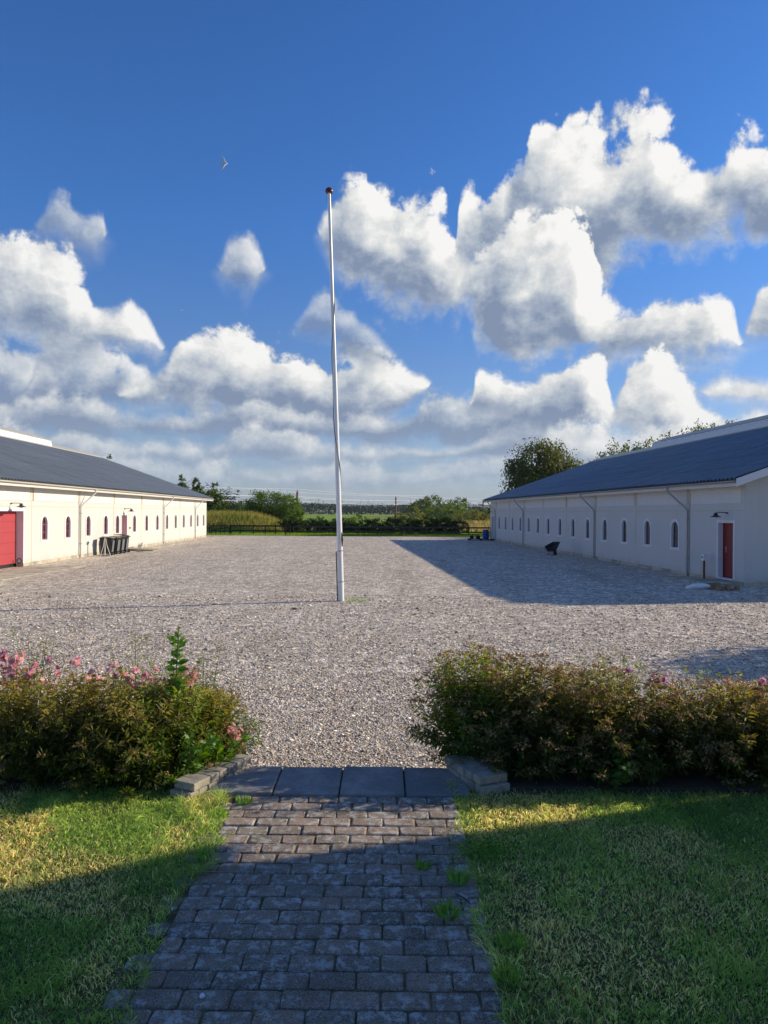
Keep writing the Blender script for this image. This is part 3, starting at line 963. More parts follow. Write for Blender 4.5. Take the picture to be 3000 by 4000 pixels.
def band(mb, poly, y0, y1):
    n = len(poly)
    vs = [(p[0], y0, p[1]) for p in poly] + [(p[0], y1, p[1]) for p in poly]
    mb.add(vs, [(k, (k + 1) % n, n + (k + 1) % n, n + k) for k in range(n)])


WIN_HW, WIN_Z0, WIN_ZS, WIN_ZT = 0.305, 1.12, 1.90, 2.215


def make_window(side, red, glass, parent_ref):
    """meshes for a window at s=0: surround, sash, glazing bars, panes; y is measured along the yard normal"""
    d = -0.11 * side
    op = arch_pts(0, WIN_HW, WIN_Z0, WIN_ZS, WIN_ZT)
    sur_o = [(x * 1.36 if z > WIN_Z0 + .01 else x * 1.36, z + (0.10 if z > WIN_ZS - .001 and abs(x) < WIN_HW - .001 else 0) - (0.10 if z < WIN_Z0 + .01 else 0)) for x, z in op]
    m = MB(); y = 0.016 * side
    ring(m, sur_o, op, y); band(m, sur_o, 0.0, y); band(m, op, y, d + 0.02 * side)
    # sloping sill
    m.box(-WIN_HW, WIN_HW, min(d, y), max(d, y), WIN_Z0 - 0.02, WIN_Z0 + 0.012)
    me_s = m.mesh('window', M_TRIM)
    inn = [(x * 0.89, WIN_Z0 + (z - WIN_Z0) * 0.955 + 0.04) for x, z in op]
    m = MB(); y1 = d + 0.022 * side
    ring(m, op, inn, y1); band(m, inn, y1, d)
    me_f = m.mesh('sash', red, False)
    m = MB()
    hw = WIN_HW * 0.89; zb = [WIN_Z0 + 0.04, 1.47, 1.83, WIN_ZT - 0.012]
    yb0, yb1 = sorted((d + 0.000 * side, d + 0.018 * side))
    for z in zb[1:3]:
        m.box(-hw, hw, yb0, yb1, z - .018, z + .018)
    m.box(-0.012, 0.012, yb0 - .003, yb1 + .003, zb[0], zb[3])
    me_b = m.mesh('glazing_bar', red)
    panes = []
    for sx in (-1, 1):
        for r in range(3):
            m = MB(); y = d
            x0, x1 = (0.013, hw) if sx > 0 else (-hw, -0.013)
            za, zc = zb[r] + (.019 if r else 0), zb[r + 1] - .019
            if r < 2:
                poly = [(x0, za), (x1, za), (x1, zc), (x0, zc)]
            else:
                xa = 0.013 * sx; poly = [(xa, za), (hw * sx, za)]
                for k in range(0, 6):
                    a = math.pi / 2 * k / 5
                    poly.append((max(hw * math.cos(a), 0.0131) * sx, 1.885 + (WIN_ZT - 0.03 - 1.885) * math.sin(a)))
            tilt = random.uniform(-.004, .004)
            n = len(poly)
            vs = [(p[0], y - 0.006 * side + tilt * p[0], p[1]) for p in poly] + [(p[0], y - 0.014 * side + tilt * p[0], p[1]) for p in poly]
            m.add(vs, [tuple(range(n)), tuple(range(2 * n - 1, n - 1, -1))] + [(k, k + n, (k + 1) % n + n, (k + 1) % n) for k in range(n)])
            panes.append(m.mesh('pane', glass))
    return me_s, me_f, me_b, panes


def lamp_meshes(side):
    m = MB(); y = side
    m.lathe([(0.01, 0.03), (0.05, 0.03), (0.055, 0.0), (0.01, -0.03)], 12, (0, 0.03 * y, 0.06))
    m.tube([(0, 0.0, 0.06), (0, 0.10 * y, 0.08), (0, 0.36 * y, 0.08), (0, 0.42 * y, 0.06), (0, 0.44 * y, 0.0)], 0.014, 8)
    arm = m.mesh('wall_lamp', M_LAMP, True)
    m = MB()
    m.lathe([(0.03, 0.07), (0.06, 0.05), (0.075, 0.0), (0.085, -0.03), (0.20, -0.085), (0.20, -0.092), (0.08, -0.05), (0.02, -0.04)], 18, (0, 0.44 * y, 0))
    sh = m.mesh('lamp_shade', M_LAMP, True)
    m = MB(); m.lathe([(0.02, -0.04), (0.06, -0.06), (0.062, -0.10), (0.03, -0.125), (0.01, -0.13)], 12, (0, 0.44 * y, 0))
    bl = m.mesh('bulb_glass', M_BULB, True)
    return arm, sh, bl


def stable(name, label, loc, yaw, side, s0, s1, wins, pillars, pipes, openings, lamps, half, red, glass, vent, pale_end):
    """side=+1: yard lies on local +y; local x runs away along the wall"""
    B = empty(name, (loc[0], loc[1], 0), yaw, label, 'stable')
    Y = side
    top = Z_EAVE + 0.02
    # ---- wall front with real openings
    cols = []
    for s in wins:
        cols.append((s - WIN_HW, s + WIN_HW, 'w', s))
    for op in openings:
        cols.append((op['a'], op['b'], 'd', op))
    cols.sort(key=lambda c: c[0])
    m = MB()

    def quad(a, b, z0, z1):
        if b - a > 1e-4 and z1 - z0 > 1e-4:
            m.add([(a, 0, z0), (b, 0, z0), (b, 0, z1), (a, 0, z1)], [(0, 1, 2, 3)])
    cur = s0
    for a, b, t, info in cols:
        quad(cur, a, WB, top)
        if t == 'w':
            quad(a, b, WB, WIN_Z0)
            n = 9
            ap = [(info + WIN_HW * math.cos(math.pi * k / n), WIN_ZS + (WIN_ZT - WIN_ZS) * math.sin(math.pi * k / n)) for k in range(n + 1)]
            for k in range(n):
                p, q = ap[k], ap[k + 1]
                m.add([(q[0], 0, q[1]), (p[0], 0, p[1]), (p[0], 0, top), (q[0], 0, top)], [(0, 1, 2, 3)])
        else:
            quad(a, b, info['z1'], top)
            if info['z0'] > WB:
                quad(a, b, WB, info['z0'])
        cur = b
    quad(cur, s1, WB, top)
    depth = -2 * (half - OV) * Y          # far side wall
    # gable ends and back as a closed shell, set 2 cm behind the front plane
    rz = Z_EAVE + half * math.tan(PITCH_R) - 0.10
    for s in (s0, s1):
        m.add([(s, 0, WB), (s, depth, WB), (s, depth, top), (s, depth / 2, rz), (s, 0, top)], [(0, 1, 2, 3, 4)])
    m.add([(s0, depth, WB), (s1, depth, WB), (s1, depth, top), (s0, depth, top)], [(0, 1, 2, 3)])
    wall = m.build('wall', M_WALL, B)
    # dark inner skin so that no daylight passes behind the panes
    m = MB(); yi = -0.36 * Y
    m.add([(s0 + .1, yi, 0), (s1 - .1, yi, 0), (s1 - .1, yi, top - .1), (s0 + .1, yi, top - .1)], [(0, 1, 2, 3)])
    m.build('inner_wall', M_BLACKP, B)
    # ---- plinth blocks
    s = s0 - 0.0; i = 0
    gaps = [(o['a'] - 0.02, o['b'] + 0.02) for o in openings if o['z0'] <= WB + 0.05]
    bw = 2.7
    while s < s1 - 0.01:
        e = min(s + bw, s1)
        segs = [(s, e)]
        for ga, gb in gaps:
            segs = [q for a, b in segs for q in ((a, min(b, ga)), (max(a, gb), b)) if q[1] - q[0] > 0.02]
        for a, b in segs:
            m = MB(); m.box(a + .004, b - .004, min(-0.3 * Y, 0.018 * Y), max(-0.3 * Y, (0.018 if i % 2 else 0.022) * Y), -0.12, WB + 0.002)
            m.build('plinth_block', M_PLINTH, B)
        s = e; i += 1
    # ---- gable plinth
    m = MB()
    y0, y1 = sorted((-0.3 * Y, depth))
    m.box(s0 - 0.02, s0 + 0.3, y0, y1, -0.12, WB + 0.001); m.build('gable_plinth', M_PLINTH, B)
    # ---- panel bays: stained posts under the eave, white panels between, thin joints below
    ends = [s0 + 0.02] + list(pillars) + [s1 - 0.02]
    for i, s in enumerate(pillars):
        m = MB(); m.box(s - 0.17, s + 0.17, *sorted((0.0, 0.010 * Y)), 2.92, Z_FAS0 + 0.05); m.build('pillar', M_PILLAR, B)
        m = MB(); m.box(s - 0.022, s + 0.022, *sorted((0.0, 0.006 * Y)), WB, 2.92); m.build('joint_strip', M_PILLAR, B)
    for a, b in zip(ends[:-1], ends[1:]):
        if b - a > 0.8:
            m = MB(); m.box(a + 0.19, b - 0.19, *sorted((0.0, 0.022 * Y)), 2.93, Z_FAS0 + 0.05); m.build('upper_panel', M_WPANEL, B)
    m = MB(); m.box(s0, s1, *sorted((0.0, 0.004 * Y)), 2.655, 2.68); m.build('cornice_line', M_PILLAR, B)
    # gable panel (white strip on the end wall) and corner strip
    m = MB(); m.box(s0 - 0.02, s0, *sorted((-2.2 * Y, -7.0 * Y)), 2.93, 3.5)
    m.build('gable_panel', M_WPANEL, B)
    # ---- windows
    ms, mf, mbr, mp = make_window(Y, red, glass, B)
    for i, s in enumerate(wins):
        w = link(bpy.data.objects.new('window', ms), B); w.location = (s, 0, 0)
        link(bpy.data.objects.new('sash', mf), w); link(bpy.data.objects.new('glazing_bar', mbr), w)
        for p in mp:
            link(bpy.data.objects.new('pane', p), w)
    # ---- doors
    for op in openings:
        a, b, z0, z1, d = op['a'], op['b'], op['z0'], op['z1'], op['d'] * -Y
        fw = op.get('fw', 0.10)
        m = MB()
        yy = sorted((0.0, 0.020 * Y))
        m.box(a - fw, a, *yy, z0, z1 + fw); m.box(b, b + fw, *yy, z0, z1 + fw); m.box(a, b, *yy, z1, z1 + fw)
        m.build('door_surround', M_TRIM, B)
        m = MB()
        t = 0.03
        m.box(a, a + t * .1, *sorted((0.0, d)), z0, z1); m.box(b - t * .1, b, *sorted((0.0, d)), z0, z1); m.box(a, b, *sorted((0.0, d)), z1 - .003, z1)
        if op['kind'] != 'garage':
            m.box(a, b, *sorted((0.05 * Y, d)), z0 - .05, z0)
        m.build('door_reveal', M_TRIM, B)
        if op['kind'] == 'garage':
            dr = MB(); dr.box(a, b, *sorted((d - .04 * Y, d - .06 * Y)), z0, z1); dr = dr.build('garage_door', op['mat'], B)
            n = 5; hh = (z1 - z0) / n
            for k in range(n):
                pm = MB(); pm.box(a + .01, b - .01, *sorted((d, d - 0.04 * Y)), z0 + k * hh + .0025, z0 + (k + 1) * hh - .0025)
                pm.build('door_panel', op['mat'], dr, bevel=0.003)
        else:
            dm = MB(); dm.box(a + .05, b - .05, *sorted((d, d - 0.05 * Y)), z0 + 0.02, z1 - .05); dr = dm.build('door', op['mat'], B, bevel=0.004)
            fm = MB()
            fm.box(a, a + .05, *sorted((d + .02 * Y, d - .05 * Y)), z0, z1); fm.box(b - .05, b, *sorted((d + .02 * Y, d - .05 * Y)), z0, z1); fm.box(a + .05, b - .05, *sorted((d + .02 * Y, d - .05 * Y)), z1 - .05, z1 - .004)
            fm.build('door_frame', op['mat'], dr)
            nb = 8; ww = (b - a - .12) / nb
            for k in range(nb):
                pm = MB(); pm.box(a + .06 + k * ww + .004, a + .06 + (k + 1) * ww - .004, *sorted((d, d + .008 * Y)), z0 + 0.03, z1 - .06)
                pm.build('door_board', op['mat'], dr)
            hs = op.get('h', b - .14)
            hm = MB(); hm.box(hs - .018, hs + .018, *sorted((d + .008 * Y, d + .016 * Y)), z0 + .92, z0 + 1.16)
            hm.tube([(hs, d + .012 * Y, z0 + 1.08), (hs, d + .06 * Y, z0 + 1.08), (hs + (.11 if hs < (a + b) / 2 else -.11), d + .06 * Y, z0 + 1.08)], .010, 8)
            hm.build('handle', M_STEEL, dr)
    # ---- lamps
    la, ls, lb = lamp_meshes(Y)
    for s, z in lamps:
        o = link(bpy.data.objects.new('wall_lamp', la), B); o.location = (s, 0, z)
        link(bpy.data.objects.new('lamp_shade', ls), o); link(bpy.data.objects.new('bulb_glass', lb), o)
    # ---- soffit, fascia, gutter
    e0, e1 = s0 - 0.45, s1 + 0.45
    m = MB(); m.box(e0, e1, *sorted((0.03 * Y, (OV - .06) * Y)), Z_FAS0 + .035, Z_FAS0 + .055); m.build('soffit', M_FASCIA, B)
    m = MB(); m.box(e0, e1, *sorted(((OV - .06) * Y, (OV - .03) * Y)), Z_FAS0, Z_FAS1 + .06); m.build('fascia', M_FASCIA, B)
    m = MB()
    gp = [(math.cos(a), math.sin(a)) for a in np.linspace(math.pi, 2 * math.pi, 8)]
    gr = 0.062; gy = (OV + .04) * Y; gz = Z_EAVE - 0.035
    vs = []
    for xx in (e0, e1):
        for c, s_ in gp:
            vs.append((xx, gy + gr * c, gz + gr * s_))
        for c, s_ in reversed(gp):
            vs.append((xx, gy + (gr - .006) * c, gz + (gr - .006) * s_))
    n = 16
    m.add(vs, [(k, (k + 1) % n, n + (k + 1) % n, n + k) for k in range(n)] + [tuple(range(n)), tuple(range(2 * n - 1, n - 1, -1))])
    gut = m.build('gutter', M_ZINC if Y > 0 else M_ZINCL, B)
    k = e0 + .4
    while k < e1:
        bm_ = MB(); bm_.box(k - .012, k + .012, *sorted(((OV - .03) * Y, (OV + .11) * Y)), gz + .002, gz + .010); bm_.build('gutter_bracket', M_ZINC if Y > 0 else M_ZINCL, gut)
        k += 0.9
    # ---- downpipes with swan neck
    for s in pipes:
        m = MB()
        m.tube([(s + .75, gy, gz - .05), (s + .75, gy, gz - .20), (s + .70, gy - .05 * Y, gz - .27), (s + .06, 0.10 * Y, gz - .93), (s, .075 * Y, gz - 1.02), (s, .075 * Y, gz - 1.2), (s, .075 * Y, 0.03)], .040, 10)
        p = m.build('downpipe', M_ZINC if Y > 0 else M_ZINCL, B, True)
        for z in (0.75, 2.35):
            cm = MB(); cm.box(s - .052, s + .052, *sorted((0.004 * Y, .118 * Y)), z - .018, z + .018); cm.build('pipe_clamp', M_ZINC, p)
        m = MB(); m.tube([(s - .14, .02 * Y, 3.4), (s - .14, .02 * Y, 2.85), (s - .10, .02 * Y, 2.75), (s - .10, .02 * Y, 0.1)], .012, 6); m.build('lightning_wire', M_ZINC, p)
    # ---- roof: corrugated sheets in courses
    wave = 0.27; nw = int((e1 - e0) / wave); npw = 6
    xs_ = np.linspace(e0, e0 + nw * wave, nw * npw + 1)
    ph = (xs_ - e0) / wave * 2 * math.pi
    prof = 0.042 * np.sign(np.cos(ph)) * np.abs(np.cos(ph)) ** .7
    slope_len = half / math.cos(PITCH_R); nc = 7
    Vs = []; Fs = []; base = 0
    for sgn in (1, -1):
        for c in range(nc):
            l0 = slope_len * c / nc; l1 = slope_len * (c + 1) / nc + (0.12 if c < nc - 1 else 0)
            for li, lift in ((l0, 0.014), (l1, 0.0)):
                dy = li * math.cos(PITCH_R); dz = li * math.sin(PITCH_R)
                yy = (half - dy) if sgn > 0 else -(half - dy)
                # local y measured from ridge line
                yc = (OV + 0.03) * Y - half * Y
                Vs.append(np.stack([xs_, np.full_like(xs_, yc + yy * Y), Z_EAVE + dz + prof + lift + 0.03], 1))
            nn = len(xs_); b = base
            i = np.arange(nn - 1)
            Fs.append(np.stack([b + i, b + i + 1, b + nn + i + 1, b + nn + i], 1)); base += 2 * nn
    me = np_mesh('roof', np.concatenate(Vs), np.concatenate(Fs), M_ROOF, smooth=True)
    link(bpy.data.objects.new('roof', me), B)
    yr = (OV + .03) * Y - half * Y; zr = Z_EAVE + half * math.tan(PITCH_R) + 0.06
    # solid deck under the sheets (stops light) with barge boards on the gable ends
    m = MB()
    ye = (OV + .02) * Y; yo = 2 * yr - ye
    for xx in (e0, ):
        m.add([(e0 + .02, ye, Z_EAVE - .03), (e1 - .02, ye, Z_EAVE - .03), (e1 - .02, yr, zr - .12), (e0 + .02, yr, zr - .12)], [(0, 1, 2, 3)])
        m.add([(e0 + .02, yo, Z_EAVE - .03), (e1 - .02, yo, Z_EAVE - .03), (e1 - .02, yr, zr - .12), (e0 + .02, yr, zr - .12)], [(0, 1, 2, 3)])
    m.build('roof_deck', M_WOODG, B)
    for xx, w in ((e0, -0.03), (e1, 0.03)):
        for yy in (ye, yo):
            m = MB()
            m.add([(xx, yy, Z_FAS0 - .02), (xx, yy, Z_EAVE + .035), (xx, yr, zr - .02), (xx, yr, zr - .28),
                   (xx + w, yy, Z_FAS0 - .02), (xx + w, yy, Z_EAVE + .035), (xx + w, yr, zr - .02), (xx + w, yr, zr - .28)],
                  [(0, 1, 2, 3), (7, 6, 5, 4), (0, 4, 5, 1), (1, 5, 6, 2), (2, 6, 7, 3), (3, 7, 4, 0)])
            m.build('barge_board', M_TRIM, B)
    # pale translucent strip along the ridge
    m = MB(); w = 1.25
    for sg in (1, -1):
        m.add([(s0, yr + sg * w, zr - w * math.tan(PITCH_R) + .075), (pale_end, yr + sg * w, zr - w * math.tan(PITCH_R) + .075), (pale_end, yr, zr + .09), (s0, yr, zr + .09),
               (s0, yr + sg * w, zr - w * math.tan(PITCH_R) - .02), (pale_end, yr + sg * w, zr - w * math.tan(PITCH_R) - .02), (pale_end, yr, zr), (s0, yr, zr)],
              [(0, 1, 2, 3), (7, 6, 5, 4), (0, 4, 5, 1), (1, 5, 6, 2), (2, 6, 7, 3), (3, 7, 4, 0)])
    m.build('ridge_strip', M_PALE, B)
    # raised ridge vent: ribbed upstands and a low pale roof
    m = MB(); w = 1.05
    v0, v1 = s0 + .3, vent
    for sg in (1, -1):
        yv = yr + sg * w
        zb = zr - w * math.tan(PITCH_R) + .02
        for k in range(3):
            m.box(v0, v1, *sorted((yv - .03 * sg, yv + (.03 + .03 * (2 - k)) * sg)), zb + k * .15, zb + k * .15 + .13)
    m.box(v1 - .05, v1, yr - w + .05, yr + w - .05, zr - .3, zr + .15)
    rv = m.build('ridge_vent', M_VENT, B)
    m = MB(); zt = zr - w * math.tan(PITCH_R) + .02 + .50
    for sg in (1, -1):
        m.add([(v0, yr + sg * (w + .02), zt - .02), (v1 + .1, yr + sg * (w + .02), zt - .02), (v1 + .1, yr, zt + .40), (v0, yr, zt + .40),
               (v0, yr + sg * (w + .02), zt - .05), (v1 + .1, yr + sg * (w + .02), zt - .05), (v1 + .1, yr, zt + .36), (v0, yr, zt + .36)],
              [(0, 1, 2, 3), (7, 6, 5, 4), (0, 4, 5, 1), (1, 5, 6, 2), (2, 6, 7, 3), (3, 7, 4, 0)])
    m.build('vent_roof', M_PALE, rv)
    k = v0 + 1.0
    while k < v1:
        bm_ = MB(); bm_.box(k - .03, k + .03, *sorted((yr + Y * (w - .05), yr + Y * (w + .03))), zt - .18, zt - .03); bm_.build('vent_bracket', M_GALV, rv)
        k += 0.9
    return B


right_wins = [4.79 + 2.62 * i for i in range(14)]
right_wins = [4.79, 7.55, 10.27, 12.95, 15.66, 18.26, 20.91, 23.55, 26.13, 28.68, 31.22, 33.81, 36.32, 38.82]
stable('stable_building', 'long white stable on the right, its yard wall in shade, blue corrugated roof', R0, RYAW, +1, -0.52, 42.6,
       right_wins, [3.54, 8.86, 14.3, 19.51, 24.76, 29.89, 34.88, 39.93], [3.57, 14.44, 30.16, 40.3],
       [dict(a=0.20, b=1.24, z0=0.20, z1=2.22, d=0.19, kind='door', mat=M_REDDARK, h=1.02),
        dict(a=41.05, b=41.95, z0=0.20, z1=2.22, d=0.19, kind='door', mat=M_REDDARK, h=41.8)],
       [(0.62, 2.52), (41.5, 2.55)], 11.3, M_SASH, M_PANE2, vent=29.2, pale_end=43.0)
left_wins = [2.01, 4.78, 7.57, 10.33, 12.4, 15.8, 18.58, 21.3, 24.03, 26.7, 29.43, 32.1, 34.79, 37.39]
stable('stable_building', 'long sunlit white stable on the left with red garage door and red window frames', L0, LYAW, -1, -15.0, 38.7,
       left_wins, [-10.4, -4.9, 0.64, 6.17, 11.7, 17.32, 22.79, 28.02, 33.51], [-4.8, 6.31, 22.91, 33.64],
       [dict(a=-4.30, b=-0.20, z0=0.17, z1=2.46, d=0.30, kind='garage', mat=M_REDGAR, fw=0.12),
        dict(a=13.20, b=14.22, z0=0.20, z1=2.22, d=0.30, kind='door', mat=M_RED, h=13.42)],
       [(-1.35, 2.72), (13.7, 2.56)], 12.0, M_RED, M_PANE, vent=27.7, pale_end=39.1)


def on_wall(side, s, n, z=0.0):
    """world point: s metres along a stable's wall, n metres out into the yard"""
    if side == 'R':
        d = Vector((-0.05946, 0.99823)); nn = Vector((-0.99823, -0.05946)); o = Vector(R0)
    else:
        d = Vector((-0.03621, 0.99934)); nn = Vector((0.99934, 0.03621)); o = Vector(L0)
    p = o + d * s + nn * n
    return (p.x, p.y, z)


# ================================================================== FLAGPOLE
POLE = (-1.19, 20.62)
lean = Vector((-0.036, 0.0, 1.0))
fp = empty('flagpole', (POLE[0], POLE[1], 0), 0, 'tall white flagpole with dark red knob standing in the gravel', 'flagpole')
H = 11.55
m = MB(); npt = 26
pts = []; rad = []
for i in range(npt):
    t_ = i / (npt - 1); z = H * t_
    bend = 0.008 * math.sin(t_ * 5.0)
    pts.append((lean.x * z + bend, 0, z - 0.15 if i == 0 else z)); rad.append(0.086 - 0.044 * t_ ** 0.9)
m.tube(pts, rad, 20); m.build('shaft', M_POLE, fp, True)
tx = pts[-1][0]
m = MB(); m.lathe([(0.01, -0.02), (0.095, -0.02), (0.115, 0.02), (0.105, 0.075), (0.06, 0.125), (0.01, 0.14)], 18, (tx, 0, H)); m.build('knob', M_KNOB, fp, True)
m = MB()
hp = []
for i in range(70):
    t_ = 0.09 + 0.905 * i / 69; z = H * t_
    a = -math.pi * 0.5 + 2.6 * math.sin(t_ * 9.0) + 0.6
    r_ = 0.086 - 0.044 * t_ ** 0.9 + 0.010
    hp.append((lean.x * z + 0.008 * math.sin(t_ * 5.0) + r_ * math.cos(a), r_ * math.sin(a), z))
m.tube(hp, 0.009, 5); m.build('halyard', M_ROPE, fp, True)
for z in (0.55, 1.42):
    m = MB(); x = lean.x * z
    m.tube([(x - .06, -.125, z), (x + .085, -.125, z + .01)], .013, 8); m.box(x - .012, x + .024, -.13, -.08, z - .015, z + .02); m.build('cleat', M_GALV, fp, True)
m = MB(); m.bar((-0.105, 0.02, -0.05), (-0.155, 0.02, 1.40), .022, .10, (0, 1, 0)); m.build('side_post', M_TAR, fp)
m = MB(); m.tube([(0.02, -.105, 1.55), (0.02, -.115, 1.75), (0.0, -.105, 1.95)], [.012, .03, .008], 8); m.build('rope_knot', M_TAR, fp, True)


# ================================================================== THINGS AT THE LEFT STABLE
def wheelie_bin(label, loc, rz, lidmat, raised=False):
    b = empty('wheelie_bin', loc, rz, label, 'bin', 'black wheeled bins by the left stable')
    m = MB()
    w0, w1, d0, d1 = .215, .275, .23, .33
    m.add([(-w0, -d0, .10), (w0, -d0, .10), (w0, d0, .10), (-w0, d0, .10), (-w1, -d1, .98), (w1, -d1, .98), (w1, d1, .98), (-w1, d1, .98)],
          [(0, 3, 2, 1), (4, 5, 6, 7), (0, 1, 5, 4), (1, 2, 6, 5), (2, 3, 7, 6), (3, 0, 4, 7)])
    m.box(-w1 - .02, w1 + .02, -d1 - .02, d1 + .02, .94, .975)
    m.build('body', M_BLACKP, b, bevel=.015)
    m = MB()
    vs = []
    nn = 7
    for i in range(nn):
        y = -d1 - .04 + (2 * d1 + .08) * i / (nn - 1); h = .985 + .055 * math.sin(math.pi * i / (nn - 1)) ** .6 + (.10 * (1 - i / (nn - 1)) if raised else 0)
        vs += [(-w1 - .035, y, h), (w1 + .035, y, h)]
    fs = [(2 * i, 2 * i + 1, 2 * i + 3, 2 * i + 2) for i in range(nn - 1)]
    k = len(vs); vs2 = [(x, y, z - .03) for x, y, z in vs]
    fs += [(k + 2 * i + 2, k + 2 * i + 3, k + 2 * i + 1, k + 2 * i) for i in range(nn - 1)]
    for i in range(nn - 1):
        fs.append((2 * i, 2 * i + 2, k + 2 * i + 2, k + 2 * i)); fs.append((2 * i + 3, 2 * i + 1, k + 2 * i + 1, k + 2 * i + 3))
    fs.append((0, k, k + 1, 1)); fs.append((2 * nn - 2, 2 * nn - 1, k + 2 * nn - 1, k + 2 * nn - 2))
    m.add(vs + vs2, fs); lid = m.build('lid', lidmat, b)
    m = MB(); m.tube([(-.22, d1 + .10, .95), (.22, d1 + .10, .95)], .016, 8)
    for s_ in (-.2, .2):
        m.bar((s_, d1 - .02, .95), (s_, d1 + .10, .95), .03, .03)
    m.build('handle', M_BLACKP, b)
    m = MB(); m.box(-.16, .16, d0 + .035, d0 + .05, .22, .86)
    o_ = m.build('back_panel', M_GREYP, b); o_.rotation_euler = (R(-6.5), 0, 0)
    m = MB(); m.tube([(-.27, d0 + .06, .10), (.27, d0 + .06, .10)], .015, 8); m.build('axle', M_STEEL, b)
    for s_ in (-.27, .27):
        m = MB(); m.tube([(s_ - .025, d0 + .06, .10), (s_ + .025, d0 + .06, .10)], .10, 18); wv = m.build('wheel', M_RUBBER, b, True)
        m = MB(); m.tube([(s_ - .028, d0 + .06, .10), (s_ + .028, d0 + .06, .10)], .045, 12); m.build('hub', M_GREYP, wv, True)
    return b


bin_rot = LYAW - math.pi      # back of the bin (local +y) turned to the yard
M_GREYLID = mat('grey_bin_lid', (0.20, 0.20, 0.20), rough=.5)
M_TANLID = mat('tan_bin_lid', (0.26, 0.20, 0.12), rough=.5)
for (s, lab, lm, rs) in ((8.75, 'black wheelie bin with pale grey lid, nearest the white stand', M_GREYLID, False),
                         (9.75, 'black wheelie bin with dull tan lid, second from the white stand', M_TANLID, False),
                         (10.55, 'black wheelie bin with dark lid, third from the white stand', M_BLACKP, False),
                         (11.35, 'black wheelie bin with raised black lid, nearest the red door', M_BLACKP, True)):
    wheelie_bin(lab, on_wall('L', s, .62), bin_rot + R(random.uniform(-5, 5)), lm, rs)

# round topped stand
st = empty('round_stand', on_wall('L', 7.75, 0.85), LYAW, 'slim pale stand with round top and splayed legs beside the bins', 'stand')
m = MB(); m.lathe([(.02, 1.06), (.19, 1.06), (.21, 1.075), (.19, 1.095), (.02, 1.10)], 20); m.build('top', M_ZINCL, st, True)
m = MB(); m.tube([(0, 0, .03), (0, 0, 1.06)], .028, 10); m.build('post', M_ZINCL, st, True)
for k in range(3):
    a = 2 * math.pi * k / 3 + .5
    m = MB(); m.tube([(.04 * math.cos(a), .04 * math.sin(a), .98), (.10 * math.cos(a), .10 * math.sin(a), .6), (.30 * math.cos(a), .30 * math.sin(a), .02)], .016, 8); m.build('leg', M_ZINCL, st, True)
m = MB(); m.lathe([(.02, .0), (.34, .0), (.34, .03), (.05, .05), (.02, .05)], 20); m.build('base', M_GREYP, st, True)

# ramp, boards and pot at the red door
rp = MB()
rp.add([(13.1, 0, .165), (14.5, 0, .165), (14.5, 1.9, .05), (13.1, 1.9, .05), (13.1, 0, .115), (14.5, 0, .115), (14.5, 1.9, .012), (13.1, 1.9, .012)],
       [(0, 1, 2, 3), (7, 6, 5, 4), (0, 4, 5, 1), (1, 5, 6, 2), (2, 6, 7, 3), (3, 7, 4, 0)])
rp.v = [on_wall('L', a, n + .06, z) for a, n, z in rp.v]
o = rp.build('wooden_ramp', M_WOODG); tag(o, 'low wooden ramp sloping from the red door onto the gravel', 'ramp')
bo = MB(); bo.box(-.55, .55, -.10, .10, 0, .035)
o = bo.build('loose_board', M_WOODG); o.location = on_wall('L', 12.35, 1.35, .02); o.rotation_euler = (0, 0, LYAW + .5); tag(o, 'short loose board lying on gravel beside the wooden ramp', 'board')
pt = MB(); pt.lathe([(.10, 0), (.13, .0), (.18, .25), (.20, .25), (.20, .29), (.17, .29), (.15, .24), (.02, .22)], 18)
pot = empty('plant_pot', on_wall('L', 15.5, .5), 0, 'small pale plant pot at the foot of the sunlit wall', 'pot')
pt.build('bowl', M_ZINCL, pot, True)
sg = MB()
for k in range(16):
    a = random.uniform(0, 6.3); sg.bar((.05 * math.cos(a), .05 * math.sin(a), .22), (.15 * math.cos(a), .15 * math.sin(a), .34 + random.uniform(0, .1)), .012, .004)
sg.build('sprigs', M_STEMG, pot)
# concrete apron in front of the garage door
ap = MB(); ap.box(-6.5, 0.6, 0.05, 2.1, -.1, .032); ap.v = [on_wall('L', a, n + (0.35 if a > 0 and n > 1 else 0), z) for a, n, z in ap.v]
o = ap.build('concrete_apron', M_CONC); tag(o, 'stained concrete apron before the red garage door', 'apron', kind='structure')
# little round vent ring at the jamb and hose hook
hk = MB(); hk.tube([(0.13 * math.cos(a), 0.0, .13 + .10 * math.sin(a)) for a in np.linspace(0, 2 * math.pi, 16)], .02, 6)
o = hk.build('hose_ring', M_BLACKP); o.location = on_wall('L', -.42, -.05, .16); o.rotation_euler = (0, 0, LYAW + 1.2); tag(o, 'small dark coil of hose in the garage doorway corner', 'hose')
bx = MB(); bx.box(-.05, .05, -.03, .03, 0, .10); bx.tube([(0, -.03, .05), (0, -.09, .05)], .02, 8)
o = bx.build('door_bell', M_GREYP); o.location = on_wall('L', 14.75, .035, 1.35); o.rotation_euler = (0, 0, LYAW); tag(o, 'small grey bell box on wall right of the red door', 'bell')

